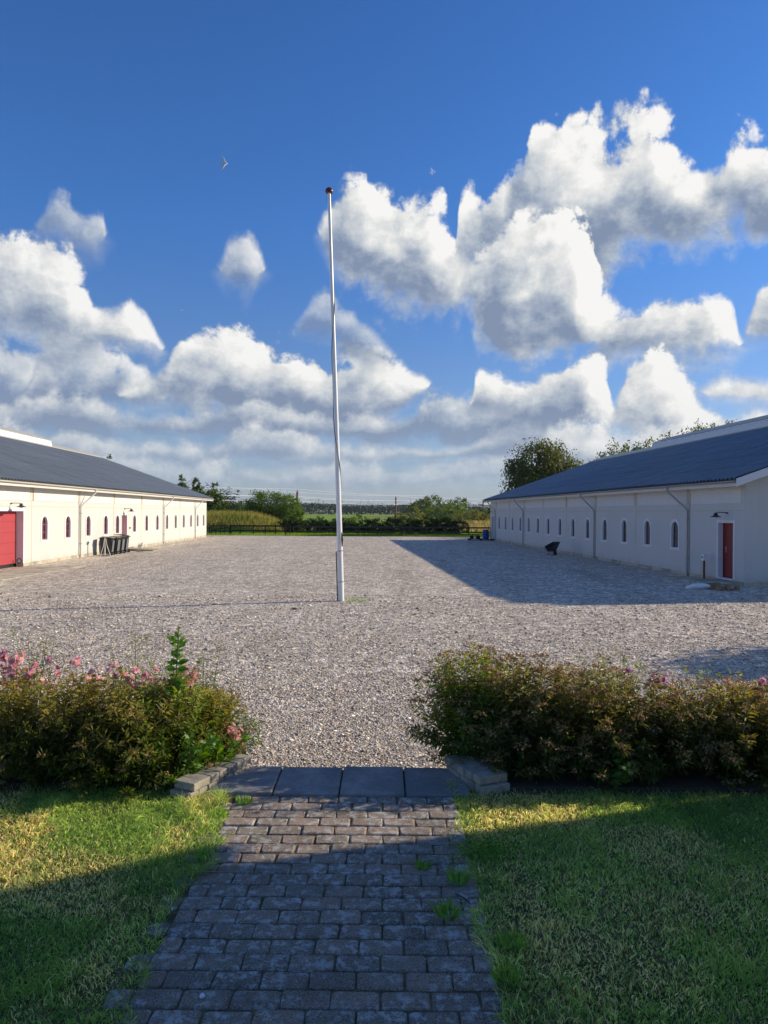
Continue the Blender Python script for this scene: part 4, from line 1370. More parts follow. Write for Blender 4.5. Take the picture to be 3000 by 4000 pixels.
# ================================================================== THINGS AT THE RIGHT STABLE
ld = MB(); ld.add([(-0.5, .03, .17), (3.6, .03, .03), (3.6, 1.15, .02), (-0.5, 1.25, .15), (-0.5, .03, -.1), (3.6, .03, -.1), (3.6, 1.15, -.1), (-0.5, 1.25, -.1)],
                  [(0, 1, 2, 3), (7, 6, 5, 4), (0, 4, 5, 1), (1, 5, 6, 2), (2, 6, 7, 3), (3, 7, 4, 0)])
ld.v = [on_wall('R', a, n, z) for a, n, z in ld.v]
o = ld.build('concrete_ramp', M_CONC); tag(o, 'grey concrete landing and ramp below the dark red door', 'ramp', kind='structure')
mt = empty('meter_post', on_wall('R', 1.72, .30, .08), RYAW, 'small white box on a dark post beside the dark red door', 'meter')
m = MB(); m.box(-.03, .03, -.03, .03, -.1, .72); m.build('post', M_RUST, mt)
m = MB(); m.box(-.10, .10, -.05, .07, .70, .93); bxo = m.build('box', M_WHITEP, mt, bevel=.008)
m = MB(); m.box(-.055, .055, .071, .074, .78, .86); m.build('label_plate', M_GREYP, bxo)

# upside-down pallet
pl = empty('pallet', (11.35, 24.75, 0.02), RYAW + .12, 'broken wooden pallet lying upside down in front of the concrete ramp', 'pallet')
for k in range(5):
    m = MB(); y = -.36 + .18 * k; m.box(-.60, .60, y - .06, y + .06, 0, .022); m.build('board', M_WOOD, pl)
for k in range(3):
    x = -.52 + .52 * k
    for y in (-.34, 0, .34):
        m = MB(); m.box(x - .05, x + .05, y - .07, y + .07, .022, .11); m.build('block', M_WOOD, pl)
    m = MB(); m.box(x - .05, x + .05, -.42, .42, .11, .132); m.build('runner', M_WOOD, pl)
# white sack
def blob(name, mt_, rx, ry, rz_, seed, sub=3, amp=.25):
    bm = bmesh.new(); bmesh.ops.create_icosphere(bm, subdivisions=sub, radius=1)
    rg = random.Random(seed)
    off = [(rg.uniform(-1, 1), rg.uniform(-1, 1), rg.uniform(-1, 1), rg.uniform(1.5, 5), rg.uniform(0, 6)) for _ in range(7)]
    for v in bm.verts:
        f = 1 + sum(amp / 3 * math.sin((v.co.x * a + v.co.y * b + v.co.z * c) * k + p) for a, b, c, k, p in off) / 1.6
        v.co = Vector((v.co.x * rx, v.co.y * ry, max(v.co.z, -.6) * rz_)) * f
    me = bpy.data.meshes.new(name); bm.to_mesh(me); bm.free(); me.materials.append(mt_)
    me.polygons.foreach_set('use_smooth', [True] * len(me.polygons))
    return link(bpy.data.objects.new(name, me))


o = blob('plastic_sack', M_WHITEP, .42, .24, .10, 4, amp=.5); o.location = (10.72, 24.75, .07); o.rotation_euler = (0, 0, .2)
tag(o, 'crumpled white plastic sack lying beside the pallet', 'sack')

# wheelbarrow
wb = empty('wheelbarrow', (10.0, 43.4, 0.0), R(48), 'dark wheelbarrow standing in the shade before the right stable', 'wheelbarrow')
m = MB()
# tray: deep, sloping front (towards +x) and sides
tr = [(-.36, -.28, .42), (.30, -.24, .36), (.30, .24, .36), (-.36, .28, .42), (-.62, -.42, .80), (.92, -.36, 1.16), (.92, .36, 1.16), (-.62, .42, .80)]
m.add(tr, [(0, 3, 2, 1), (0, 1, 5, 4), (1, 2, 6, 5), (2, 3, 7, 6), (3, 0, 4, 7)])
tray = m.build('tray', M_BLACKP, wb); sm = tray.modifiers.new('solid', 'SOLIDIFY'); sm.thickness = .012
m = MB(); m.tube([tr[4], tr[5], tr[6], tr[7], tr[4]], .017, 6); m.build('rim', M_BLACKP, tray)
for s_ in (-1, 1):
    m = MB(); m.tube([(.62, .06 * s_, .22), (.30, .20 * s_, .33), (-.4, .27 * s_, .40), (-.80, .30 * s_, .62), (-1.02, .30 * s_, .68)], .018, 8); m.build('handle', M_BLACKP, wb, True)
    m = MB(); m.tube([(-.20, .26 * s_, .38), (-.34, .28 * s_, .02), (-.20, .28 * s_, .02), (-.02, .24 * s_, .36)], .016, 8); m.build('leg', M_BLACKP, wb, True)
m = MB(); m.tube([(-.27, -.28, .10), (-.27, .28, .10)], .014, 8); m.build('brace', M_BLACKP, wb)
m = MB(); m.tube([(.66, -.045, .20), (.66, .045, .20)], .20, 22); wv = m.build('wheel', M_RUBBER, wb, True)
m = MB(); m.tube([(.66, -.05, .20), (.66, .05, .20)], .09, 14); m.build('hub', M_GREYP, wv, True)
wb.scale = (.64, .64, .70)

# far end: deck, barrel, planters
dk = empty('low_deck', (8.85, 66.6, 0), R(2), 'low dark wooden deck at the far door of the right stable', 'deck')
for k in range(6):
    m = MB(); m.box(-1.15, 1.15, -.6 + .2 * k + .01, -.6 + .2 * (k + 1) - .01, .12, .16); m.build('board', M_TAR, dk)
for k in (-1, 0, 1):
    m = MB(); m.box(k * 1.05 - .05, k * 1.05 + .05, -.6, .6, 0, .12); m.build('joist', M_TAR, dk)
br = empty('barrel', (9.55, 68.3, 0), 0, 'blue plastic barrel at the far corner of the right stable', 'barrel')
m = MB(); m.lathe([(.02, .03), (.26, .03), (.28, .06), (.29, .3), (.305, .33), (.29, .36), (.29, .62), (.305, .65), (.29, .68), (.28, .90), (.25, .94), (.02, .94)], 20); m.build('drum', M_BLUEP, br, True)
m = MB(); m.lathe([(.02, .94), (.245, .94), (.245, .965), (.02, .965)], 20); m.build('lid', M_BLUEP, br, True)
for x, y, lab, s_ in ((8.05, 66.75, 'dark upright pot on the low deck, the left of two', .9), (8.62, 66.75, 'dark rounded pot on the low deck, nearer the blue barrel', 1.1)):
    p = empty('planter', (x, y, .165), 0, lab, 'planter')
    m = MB(); m.lathe([(.02, 0), (.15 * s_, 0), (.21 * s_, .20), (.23 * s_, .20), (.23 * s_, .25), (.17 * s_, .25), (.02, .22)], 14); m.build('bowl', M_TAR, p, True)
    m = MB(); m.tube([(.03, 0, .2), (.05, 0, .36), (.10, .02, .42)], [.05, .04, .01], 8); m.build('stub', M_TAR, p, True)


# ================================================================== FENCE AND GATE
def fence(name, label, xs_, y, tall, short, rails, m_, z0=-.03):
    f = empty(name, (xs_[0], y, z0), 0, label, 'fence')
    for i, x in enumerate(xs_):
        h = tall if i % 2 == 0 else short
        mb_ = MB(); mb_.box(x - xs_[0] - .055, x - xs_[0] + .055, -.05, .05, -.2, h); mb_.build('post', m_, f)
    for a, b in zip(xs_[:-1], xs_[1:]):
        for z in rails:
            mb_ = MB(); dz = random.uniform(-.012, .012)
            mb_.bar((a - xs_[0] + .002, -.07, z + dz), (b - xs_[0] - .002, -.07, z + random.uniform(-.012, .012)), .035, .16); mb_.build('rail', m_, f)
    return f


FY1, FY2 = 78.0, 80.5
k1 = FY1 / 80.0
fence('paddock_fence', 'near black paddock fence with two rails in front of the grassy bank', [v * k1 for v in (-16.8, -15.75, -14.3, -13.0, -11.9, -10.76, -10.3)], FY1, 1.12, 1.0, (1.0, .47), M_TAR)
fence('paddock_fence', 'long dark two rail fence running in front of the clipped hedge', [-10.0 + 2.42 * i for i in range(10)], FY2, 1.0, 1.0, (.90, .40), M_FENCE)
gt = empty('field_gate', (-19.0 * k1, FY1, -.03), 0, 'black wooden gate with diagonal brace beside the left stable', 'gate')
gw = 2.1
for x in (-.1, gw + .1):
    m = MB(); m.box(x - .06, x + .06, -.05, .05, -.2, 1.12); m.build('post', M_TAR, gt)
for i in range(5):
    x = .1 + (gw - .2) * i / 4
    m = MB(); m.box(x - .04, x + .04, -.03, .0, .12, 1.05); m.build('slat', M_TAR, gt)
for z in (.42, .98):
    m = MB(); m.box(0, gw, -.065, -.032, z - .05, z + .05); m.build('rail', M_TAR, gt)
m = MB(); m.bar((.05, -.085, .46), (gw - .1, -.085, .86), .03, .09); m.build('brace', M_TAR, gt)


# ================================================================== VEGETATION HELPERS
def tree_trunk(parent, h, r, limbs, spread, seed, m_=M_BARK, base=(0, 0, 0)):
    rg = random.Random(seed)
    mb_ = MB(); bx, by, bz = base
    pts = [(bx + rg.uniform(-.05, .05) * i, by, bz + h * i / 5) for i in range(6)]
    mb_.tube(pts, [r * (1 - .16 * i) for i in range(6)], 8)
    tk = mb_.build('trunk', m_, parent, True)
    lm = MB()
    for k in range(limbs):
        a = 2.4 * k + rg.uniform(-.3, .3); z = h * rg.uniform(.35, .95)
        p0 = Vector((bx, by, bz + z)); L = spread * rg.uniform(.6, 1.0)
        p1 = p0 + Vector((math.cos(a) * L * .5, math.sin(a) * L * .5, L * .45)); p2 = p1 + Vector((math.cos(a) * L * .5, math.sin(a) * L * .5, L * .35))
        lm.tube([p0, p1, p2], [r * .35, r * .2, r * .06], 6)
    lm.build('limb', m_, tk, True)
    return tk


def crown(parent, blobs, n, size, m_, seed, droop=0.0, flat=.55, name='crown', hang=0):
    """leaf clumps spread through ellipsoid blobs ((x,y,z),(rx,ry,rz)), denser near their skins, in sprays with gaps"""
    rg = np.random.default_rng(seed)
    w = np.array([b[1][0] * b[1][2] for b in blobs]); w = w / w.sum()
    # spray centres on the blobs
    ns = max(12, n // 22)
    bi = rg.choice(len(blobs), ns, p=w)
    C = np.array([b[0] for b in blobs])[bi]; RR = np.array([b[1] for b in blobs])[bi]
    d = rand_dirs(ns, rg); rr = rg.uniform(.55, 1.03, (ns, 1)) ** .7
    S = C + d * RR * rr
    idx = rg.integers(0, ns, n)
    sc = RR[idx].mean(1, keepdims=True)
    P = S[idx] + rg.normal(0, 1, (n, 3)) * sc * np.array([[.13, .13, .09]])
    if hang:
        t = rg.uniform(0, 1, (n, 1)) ** 1.5
        P[:, 2:3] -= t * hang
    out = unit(P - C[idx] + 1e-6)
    nr = unit(out + rand_dirs(n, rg) * .9 + np.array([[0, 0, .35]]))
    ax = unit(rand_dirs(n, rg) + np.array([[0, 0, -droop]]) + out * .3)
    V, F = leaf_quads(P, ax, nr, size * rg.uniform(.6, 1.5, n), size * flat * rg.uniform(.7, 1.3, n))
    sprayr = rg.uniform(0, 1, ns)
    rn = np.clip(sprayr[idx] * .6 + rg.uniform(0, .4, n), 0, 1)
    me = np_mesh(name, V, F, m_, rnd=np.repeat(rn, 5))
    return link(bpy.data.objects.new(name, me), parent)


ML_OAK = leaf_mat('leaves_mid_green', (0.055, 0.095, 0.018), (0.17, 0.23, 0.04))
ML_BIRCH = leaf_mat('leaves_olive', (0.06, 0.09, 0.02), (0.21, 0.22, 0.05))
ML_HEDGE = leaf_mat('leaves_hedge', (0.02, 0.045, 0.009), (0.085, 0.13, 0.025))
ML_WILLOW = leaf_mat('leaves_willow', (0.075, 0.14, 0.022), (0.23, 0.32, 0.05))
ML_CONI = leaf_mat('needles_dark', (0.012, 0.028, 0.012), (0.035, 0.060, 0.020), trans=.2)
ML_FAR = leaf_mat('leaves_far', (0.020, 0.038, 0.014), (0.050, 0.075, 0.022), trans=.3)
ML_YEL = leaf_mat('leaves_yellow_green', (0.12, 0.15, 0.025), (0.3, 0.28, 0.05))
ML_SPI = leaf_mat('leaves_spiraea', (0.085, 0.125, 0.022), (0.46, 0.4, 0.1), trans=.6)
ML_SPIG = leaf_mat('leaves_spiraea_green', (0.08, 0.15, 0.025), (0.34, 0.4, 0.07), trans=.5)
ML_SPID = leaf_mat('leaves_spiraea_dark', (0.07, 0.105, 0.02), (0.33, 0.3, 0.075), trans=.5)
ML_FRESH = leaf_mat('leaves_fresh', (0.09, 0.22, 0.02), (0.2, 0.38, 0.045), trans=.5, gloss=.4)
ML_SEED = leaf_mat('seed_heads', (0.25, 0.14, 0.06), (0.5, 0.35, 0.16), trans=.3)
ML_ROSE = leaf_mat('petals_pink', (0.86, 0.4, 0.43), (0.95, 0.7, 0.66), trans=.35, gloss=.1)
ML_MAUVE = leaf_mat('petals_mauve', (0.55, 0.17, 0.38), (0.78, 0.42, 0.6), trans=.35, gloss=.1)
ML_STRAW = leaf_mat('tall_grass', (0.15, 0.22, 0.035), (0.46, 0.38, 0.12), trans=.5)


def tree(name, label, loc, h, blobs, n, size, m_, seed, trunk_r=.25, trunk_h=None, droop=.3, hang=0, cat='tree', group=None, limbs=9):
    t_ = empty(name, loc, 0, label, cat, group)
    tree_trunk(t_, trunk_h or h * .6, trunk_r, limbs, max(b[1][0] for b in blobs) * .9, seed)
    crown(t_, blobs, n, size, m_, seed, droop=droop, hang=hang)
    return t_


# ---- big drooping tree behind the right stable
rg = random.Random(3)
tree('birch_tree', 'large full drooping tree behind the far half of the right stable', (18.2, 84.0, 0), 11.5,
     [((-.6, 0, 8.6), (3.4, 3.0, 2.6)), ((1.6, .3, 7.6), (3.0, 2.8, 3.0)), ((-2.6, 0, 6.6), (2.0, 2.2, 3.0)), ((3.8, 0, 6.3), (2.6, 2.4, 2.6)), ((0, -.5, 6), (4.2, 3, 3.2)), ((.6, 0, 10.2), (1.7, 1.6, 1.2))],
     17000, .30, ML_BIRCH, 31, trunk_r=.35, trunk_h=7.5, droop=1.2, hang=1.3)
tree('birch_tree', 'small loose tree just right of the large drooping tree', (25.6, 88.0, 0), 8.5,
     [((0, 0, 6.4), (2.0, 2.0, 2.2)), ((1.5, 0, 5.6), (1.8, 1.8, 2.0))], 1800, .33, ML_WILLOW, 33, droop=1.0, hang=1.0)
tops = [(2395, 1738, 92, 2.0, 'thin tree top above the roof, leftmost of the row'), (2475, 1735, 86, 1.6, 'drooping tree top, second of the row above the roof'),
        (2535, 1722, 84, 1.9, 'tree top, third of the row above the roof ridge'), (2620, 1700, 80, 1.5, 'low tree top beside where the ridge vent starts'),
        (2690, 1678, 76, 2.2, 'broad tree top behind the ridge vent'), (2745, 1660, 74, 1.7, 'tree top behind the ridge vent, second from right'),
        (2840, 1655, 70, 1.4, 'smallest tree top at the right end of the row')]
for i, (px_, py_, D_, r_, lab) in enumerate(tops):
    X_ = (px_ - 1500) / 2850 * D_; zt = ZC + (2001 - py_ + .007 * (px_ - 1500)) / 2850 * D_ + .7
    tree('willow_tree', lab, (X_, D_, 0), zt,
         [((0, 0, zt - r_ * 1.0), (r_, r_, r_ * 1.0)), ((r_ * .5, .3, zt - r_ * 1.7), (r_ * 1.1, r_, r_ * 1.2)), ((-r_ * .5, 0, zt - r_ * 2.0), (r_ * 1.1, r_, r_ * 1.3))],
         2600, .28, ML_OAK if i % 2 else ML_BIRCH, 40 + i, trunk_r=.16, droop=1.3, hang=1.1, group='trees behind the right stable')

# ---- tree tip over the left roof
tree('ash_tree', 'thin leafy tree tip showing above the left roof ridge', (-36.0, 92.0, 0), 10.4,
     [((-.7, 0, 9.4), (.9, .8, .7)), ((.5, 0, 8.9), (1.1, .8, .8)), ((0, 0, 7.4), (2.0, 1.8, 1.5))], 520, .36, ML_OAK, 55, trunk_r=.15)
# ---- left group behind the far gable
for i, (px_, py_, D_, r_, lab) in enumerate([(712, 1868, 112, 2.3, 'pointed dark tree, leftmost beyond the left stable'), (770, 1876, 108, 2.7, 'pointed dark tree, middle one beyond the left stable'), (838, 1896, 100, 2.9, 'broad pointed tree beside the far gable of the left stable')]):
    X_ = (px_ - 1500) / 2850 * D_; zt = ZC + (2001 - py_ + .007 * (px_ - 1500)) / 2850 * D_
    bl = []
    for k in range(6):
        f_ = k / 5
        bl.append(((rg.uniform(-.2, .2), 0, zt - .5 - f_ * (zt - 2.0)), (r_ * (.18 + .82 * f_), r_ * (.18 + .82 * f_), .95)))
    tree('alder_tree', lab, (X_, D_, 0), zt, bl, 5200, .30, ML_OAK, 60 + i, trunk_r=.16, trunk_h=zt * .9, droop=.4, group='pointed trees beyond the left stable')
tree('rounded_shrub', 'low green shrubs between the pointed trees and the big bush', (-21.0, 100.0, 1.2), 3,
     [((-2.4, 0, 1.5), (1.8, 1.5, 1.4)), ((0, 0, 1.3), (1.9, 1.5, 1.2)), ((2.2, 0, 1.5), (1.8, 1.5, 1.3))], 5000, .22, ML_OAK, 71, trunk_r=.1, cat='shrub')
tree('willow_bush', 'big dense willow bush on the grassy bank left of the flagpole', (-13.4, 90.5, .5), 4.2,
     [((-1.0, 0, 2.4), (2.5, 1.8, 2.1)), ((1.0, -.2, 2.2), (2.1, 1.7, 2.1)), ((-2.6, 0, 2.6), (1.3, 1.3, 1.8)), ((2.2, 0, 1.5), (1.3, 1.3, 1.6)), ((.1, -.4, 1.1), (2.4, 1.4, 1.3))],
     13000, .22, ML_WILLOW, 72, trunk_r=.12, trunk_h=2.2, droop=-.6, cat='bush')

# ---- hedge
hd = empty('hedge', (-1.0, 84.0, -.05), 0, 'dark clipped hedge behind the long two rail fence', 'hedge')
bl = []
for k in range(34):
    x = -10.3 + 20.2 * k / 33
    hh = 1.62 + .18 * math.sin(k * 1.3) + (.25 if x > 3 else 0) + (.1 if x < -6 else 0) + rg.uniform(-.12, .12)
    bl.append(((x, rg.uniform(-.2, .2), hh * .5), (.95, .8, hh * .53)))
crown(hd, bl, 26000, .20, ML_HEDGE, 81, name='foliage', droop=-.2)
m = MB()
for k in range(40):
    x = -10.2 + .51 * k; m.tube([(x, 0, 0), (x + rg.uniform(-.1, .1), rg.uniform(-.2, .2), .9), (x + rg.uniform(-.3, .3), 0, 1.5)], [.03, .02, .008], 5)
m.build('stems', M_BARK, hd)

# ---- grassy bank
def bankz(X, Y):
    fx = np.clip((-11.5 - X) / 4.0, 0, 1) ** 0.7
    fy = np.clip((Y - 80.5) / 8.0, 0, 1)
    return -.05 + (fx * fy * (3 - 2 * fy) * 1.55 * (.85 + .3 * vnoise(X, Y, .3, 12)))


V, F = grid_mesh(np.linspace(-60, -10.5, 120), np.linspace(80, 112, 60), bankz)
o = link(bpy.data.objects.new('bank', np_mesh('bank', V, F, M_LAND, smooth=True)))
tag(o, 'low overgrown bank behind the near paddock fence', 'bank', kind='structure')
n = 9000
x = RNG.uniform(-23, -10.8, n); y = RNG.uniform(81.2, 92, n)
z = bankz(x, y)
keep = (x < -11.2 - .4 * RNG.uniform(0, 1, n)); x, y, z = x[keep], y[keep], z[keep]; n = len(x)
ax = unit(np.stack([RNG.normal(.25, .3, n), RNG.normal(0, .2, n), np.ones(n)], 1)); nr = rand_dirs(n)
V, F = leaf_quads(np.stack([x, y, z], 1), ax, nr, RNG.uniform(.45, 1.15, n), RNG.uniform(.05, .10, n))
rn = np.clip(vnoise(x, y + z * 3, .5, 14) * 1.3 - .15 + RNG.uniform(-.2, .2, n), 0, 1)
o = link(bpy.data.objects.new('tall_grass', np_mesh('tall_grass', V, F, ML_STRAW, rnd=np.repeat(rn, 5))))
tag(o, 'tall yellowing grass covering the bank behind the paddock fence', 'grass', kind='stuff')

# grass verge between yard and fence
n = 26000
x = RNG.uniform(-22, 13, n); y = 75.7 + RNG.uniform(0, 1, n) ** 1.3 * 8
ax = unit(np.stack([RNG.normal(0, .35, n), RNG.normal(0, .35, n), np.ones(n)], 1)); nr = rand_dirs(n)
V, F = leaf_quads(np.stack([x, y, np.full(n, -.03)], 1), ax, nr, RNG.uniform(.10, .28, n), RNG.uniform(.03, .06, n))
ML_VERGE = leaf_mat('verge_grass', (0.14, 0.27, 0.025), (0.36, 0.46, 0.06), trans=.5)
o = link(bpy.data.objects.new('verge_grass', np_mesh('verge_grass', V, F, ML_VERGE, rnd=np.repeat(np.clip(vnoise(x, y, .6, 5) + RNG.uniform(-.3, .3, n), 0, 1), 5))))
tag(o, 'bright green grass strip in front of the paddock fences', 'grass', kind='stuff')

# meadow on the right between hedge and railway
n = 9000
x = RNG.uniform(7.5, 60, n); y = RNG.uniform(90, 190, n)
ax = unit(np.stack([RNG.normal(0, .3, n), RNG.normal(0, .3, n), np.ones(n)], 1)); nr = rand_dirs(n)
V, F = leaf_quads(np.stack([x, y, np.full(n, -.05)], 1), ax, nr, RNG.uniform(.5, 1.1, n), RNG.uniform(.12, .3, n))
ML_MEADOW = leaf_mat('meadow_grass', (0.22, 0.20, 0.06), (0.45, 0.33, 0.13), trans=.5)
o = link(bpy.data.objects.new('meadow_grass', np_mesh('meadow_grass', V, F, ML_MEADOW, rnd=np.repeat(np.clip(vnoise(x, y, .08, 15) * 1.4 - .2, 0, 1), 5))))
tag(o, 'dry tan meadow grass beyond the right end of the hedge', 'grass', kind='stuff')

# ---- bushes and woods between hedge and horizon
mid = [
    ('round_bush', 'light green pointed bush behind the hedge right of the flagpole', 1612, 1975, 2020, 150, 1.6, ML_YEL, 900, .35),
    ('round_bush', 'low pale bush behind the hedge beside the brown mast', 1560, 2003, 2022, 170, 2.0, ML_YEL, 500, .4),
    ('round_bush', 'low bush behind the hedge near the flagpole', 1400, 2010, 2024, 180, 1.8, ML_WILLOW, 400, .4),
    ('round_tree', 'dense green tree behind the masts, left of the wood', 1655, 1946, 2022, 235, 4.2, ML_OAK, 1800, .6),
    ('round_tree', 'tall green tree behind the masts, middle of the wood', 1705, 1938, 2022, 245, 5.0, ML_OAK, 2200, .6),
    ('round_tree', 'olive green tree behind the masts, right of the wood', 1770, 1962, 2022, 220, 4.0, ML_WILLOW, 1700, .55),
    ('round_tree', 'loose tree top showing above the wood by the masts', 1790, 1946, 2022, 260, 4.0, ML_OAK, 1500, .6),
    ('round_tree', 'low dark tree under the taller wood by the masts', 1735, 1985, 2024, 200, 3.6, ML_OAK, 1300, .5),
    ('round_bush', 'yellow green bushes rising right of the wood', 1840, 1995, 2026, 190, 3.6, ML_YEL, 1300, .45),
    ('round_bush', 'second yellow green bush close to the right stable', 1880, 2004, 2028, 185, 3.0, ML_YEL, 1000, .45),
    ('round_tree', 'green tree line showing beside the far right gable', 1900, 1985, 2020, 330, 7.0, ML_OAK, 1400, .9),
]
for i, (nm, lab, px_, y0_, y1_, D_, r_, mt_, cnt, sz) in enumerate(mid):
    X_ = (px_ - 1500) / 2850 * D_
    zt = ZC + (2001 - y0_ + .007 * (px_ - 1500)) / 2850 * D_; zb = 0
    hh = zt - zb
    bl = [((0, 0, zb + hh * .6), (r_, r_, hh * .42)), ((-r_ * .7, 0, zb + hh * .4), (r_ * .8, r_ * .8, hh * .4)), ((r_ * .7, 0, zb + hh * .38), (r_ * .85, r_ * .8, hh * .38)), ((r_ * .15, 0, zb + hh * .82), (r_ * .5, r_ * .5, hh * .2))]
    tree(nm, lab, (X_, D_, 0), hh, bl, cnt, sz, mt_, 100 + i, trunk_r=.15, trunk_h=hh * .6, cat='bush' if 'bush' in nm else 'tree')
# far tree line
n = 22000
seg = RNG.uniform(-1, 1, n)
x = seg * 520; y = 700 + 60 * vnoise(x, x * 0, .01, 3) + RNG.uniform(-12, 12, n)
hgt = 6.0 + 6.5 * vnoise(x, x * 0 + 3, .03, 4)
z = hgt * RNG.uniform(0, 1, n) ** .6 - .3
nr = unit(rand_dirs(n) + np.array([[.2, -.4, .4]]))
V, F = leaf_quads(np.stack([x, y, z], 1), rand_dirs(n), nr, RNG.uniform(1.5, 3.2, n), RNG.uniform(1.2, 2.4, n))
o = link(bpy.data.objects.new('far_wood', np_mesh('far_wood', V, F, ML_FAR, rnd=np.repeat(RNG.uniform(0, 1, n), 5))))
tag(o, 'dark band of distant woodland below the horizon', 'wood', kind='stuff')
# dark conifer wood left
n = 6000
tx_ = RNG.uniform(-150, -62, 160); tyy = RNG.uniform(290, 330, 160); th = RNG.uniform(8, 13.5, 160) * np.clip((tx_ + 175) / 40, .5, 1.0)
k = RNG.integers(0, 160, n); f_ = RNG.uniform(0, 1, n) ** .8
rr_ = (1 - f_) * 2.1 + .1; a_ = RNG.uniform(0, 6.28, n)
P = np.stack([tx_[k] + rr_ * np.cos(a_), tyy[k] + rr_ * np.sin(a_), th[k] * f_], 1)
V, F = leaf_quads(P, unit(np.stack([np.cos(a_), np.sin(a_), -.3 + 0 * a_], 1)), np.tile([[0, 0, 1.]], (n, 1)), RNG.uniform(.8, 1.6, n), RNG.uniform(.5, 1.0, n))
o = link(bpy.data.objects.new('conifer_wood', np_mesh('conifer_wood', V, F, ML_CONI, rnd=np.repeat(RNG.uniform(0, 1, n), 5))))
tag(o, 'dark conifer wood far behind the shrubs on the left', 'wood', kind='stuff')
# trees dotted over far hills
n = 14000
x = RNG.uniform(-1, 1, n) * 1700; y = RNG.uniform(1500, 4600, n)
ok = vnoise(x, y, .004, 8) > .5
x, y = x[ok], y[ok]; n = len(x); z = landz(x, y) + RNG.uniform(0, 8, n)
V, F = leaf_quads(np.stack([x, y, z], 1), rand_dirs(n), rand_dirs(n), RNG.uniform(6, 14, n), RNG.uniform(5, 10, n))
o = link(bpy.data.objects.new('hill_woods', np_mesh('hill_woods', V, F, ML_FAR, rnd=np.repeat(RNG.uniform(0, 1, n), 5))))
tag(o, 'patches of woodland on the far hills', 'wood', kind='stuff')


# ================================================================== RAILWAY MASTS AND WIRES
def mast(label, X_, Y_, side, h=8.3, sign=False):
    t_ = empty('railway_mast', (X_, Y_, 0), R(-28), label, 'mast', 'rust coloured railway masts')
    m = MB()
    for s_ in (-.19, .19):
        m.box(s_ - .06, s_ + .06, -.18, .18, -.3, h)
    m.box(-.13, .13, -.03, .03, -.3, h)
    m.build('post', M_RUST, t_)
    m = MB(); m.tube([(0, 0, h), (0, 0, h + .7)], .07, 6); m.build('top_pin', M_TAR, t_)
    m = MB(); a = 3.2 * side
    m.tube([(0, 0, h - 1.3), (a, 0, h - 1.2)], .05, 6); m.tube([(0, 0, h - 2.6), (a * .75, 0, h - 1.35)], .045, 6); m.tube([(0, 0, h - 2.6), (a, 0, h - 2.4)], .035, 6)
    m.build('cantilever', M_GALV, t_)
    m = MB(); m.lathe([(.06, 0), (.12, .05), (.06, .1), (.12, .15), (.06, .2), (.12, .25), (.06, .3)], 8, (a * .55, 0, h - 1.32)); m.build('insulator', M_WHITEP, t_)
    if sign:
        m = MB(); m.box(.35, .85, -.20, -.17, 3.4, 5.6); m.build('sign_plate', M_WHITEP, t_)
    return t_


def px_at(px_, D_):
    return (px_ - 1500) / 2850 * D_


masts = [(1015, 214, 1, 'brown railway mast rising behind the big willow bush', False), (1161, 210, -1, 'brown railway mast right of the big willow bush', False),
         (1546, 284, 1, 'brown railway mast directly right of the flagpole', False), (1669, 280, -1, 'brown railway mast in front of the wood', False),
         (1821, 342, 1, 'brown railway mast with white plate left of the last one', True), (1887, 330, -1, 'brown railway mast with white plate nearest the right stable', True)]
MP = []
for px_, D_, sd, lab, sg_ in masts:
    X_ = px_at(px_, D_); MP.append((X_, D_, sd)); mast(lab, X_, D_, sd, sign=sg_)


def wire(label, pts, r_=.055):
    m = MB(); P = []
    for a, b in zip(pts[:-1], pts[1:]):
        a, b = Vector(a), Vector(b)
        for i in range(8):
            t_ = i / 8; p = a.lerp(b, t_); p.z -= 4 * t_ * (1 - t_) * .55; P.append(p)
    P.append(Vector(pts[-1])); m.tube(P, r_, 4)
    o_ = m.build('overhead_wire', M_WIRE); tag(o_, label, 'wire', 'overhead railway wires')


def line(ix, z, dx):
    q = [(MP[i][0] + dx, MP[i][1], z) for i in ix]
    a, b = Vector(q[0]), Vector(q[1]); d0 = a - b
    a2 = a + d0 * 1.0
    e = Vector(q[-1]) + (Vector(q[-1]) - Vector(q[-2])) * 1.2
    return [tuple(a2)] + q + [tuple(e)]


wire('topmost feeder wire strung along the left masts', line((0, 2, 4), 9.0, 0))
wire('topmost feeder wire strung along the right masts', line((1, 3, 5), 9.0, 0))
wire('upper catenary wire on the arms of the left masts', line((0, 2, 4), 7.1, 2.8))
wire('upper catenary wire on the arms of the right masts', line((1, 3, 5), 7.1, -2.8))
wire('lower contact wire under the left mast arms', line((0, 2, 4), 5.8, 2.8), .045)
wire('lower contact wire under the right mast arms', line((1, 3, 5), 5.8, -2.8), .045)

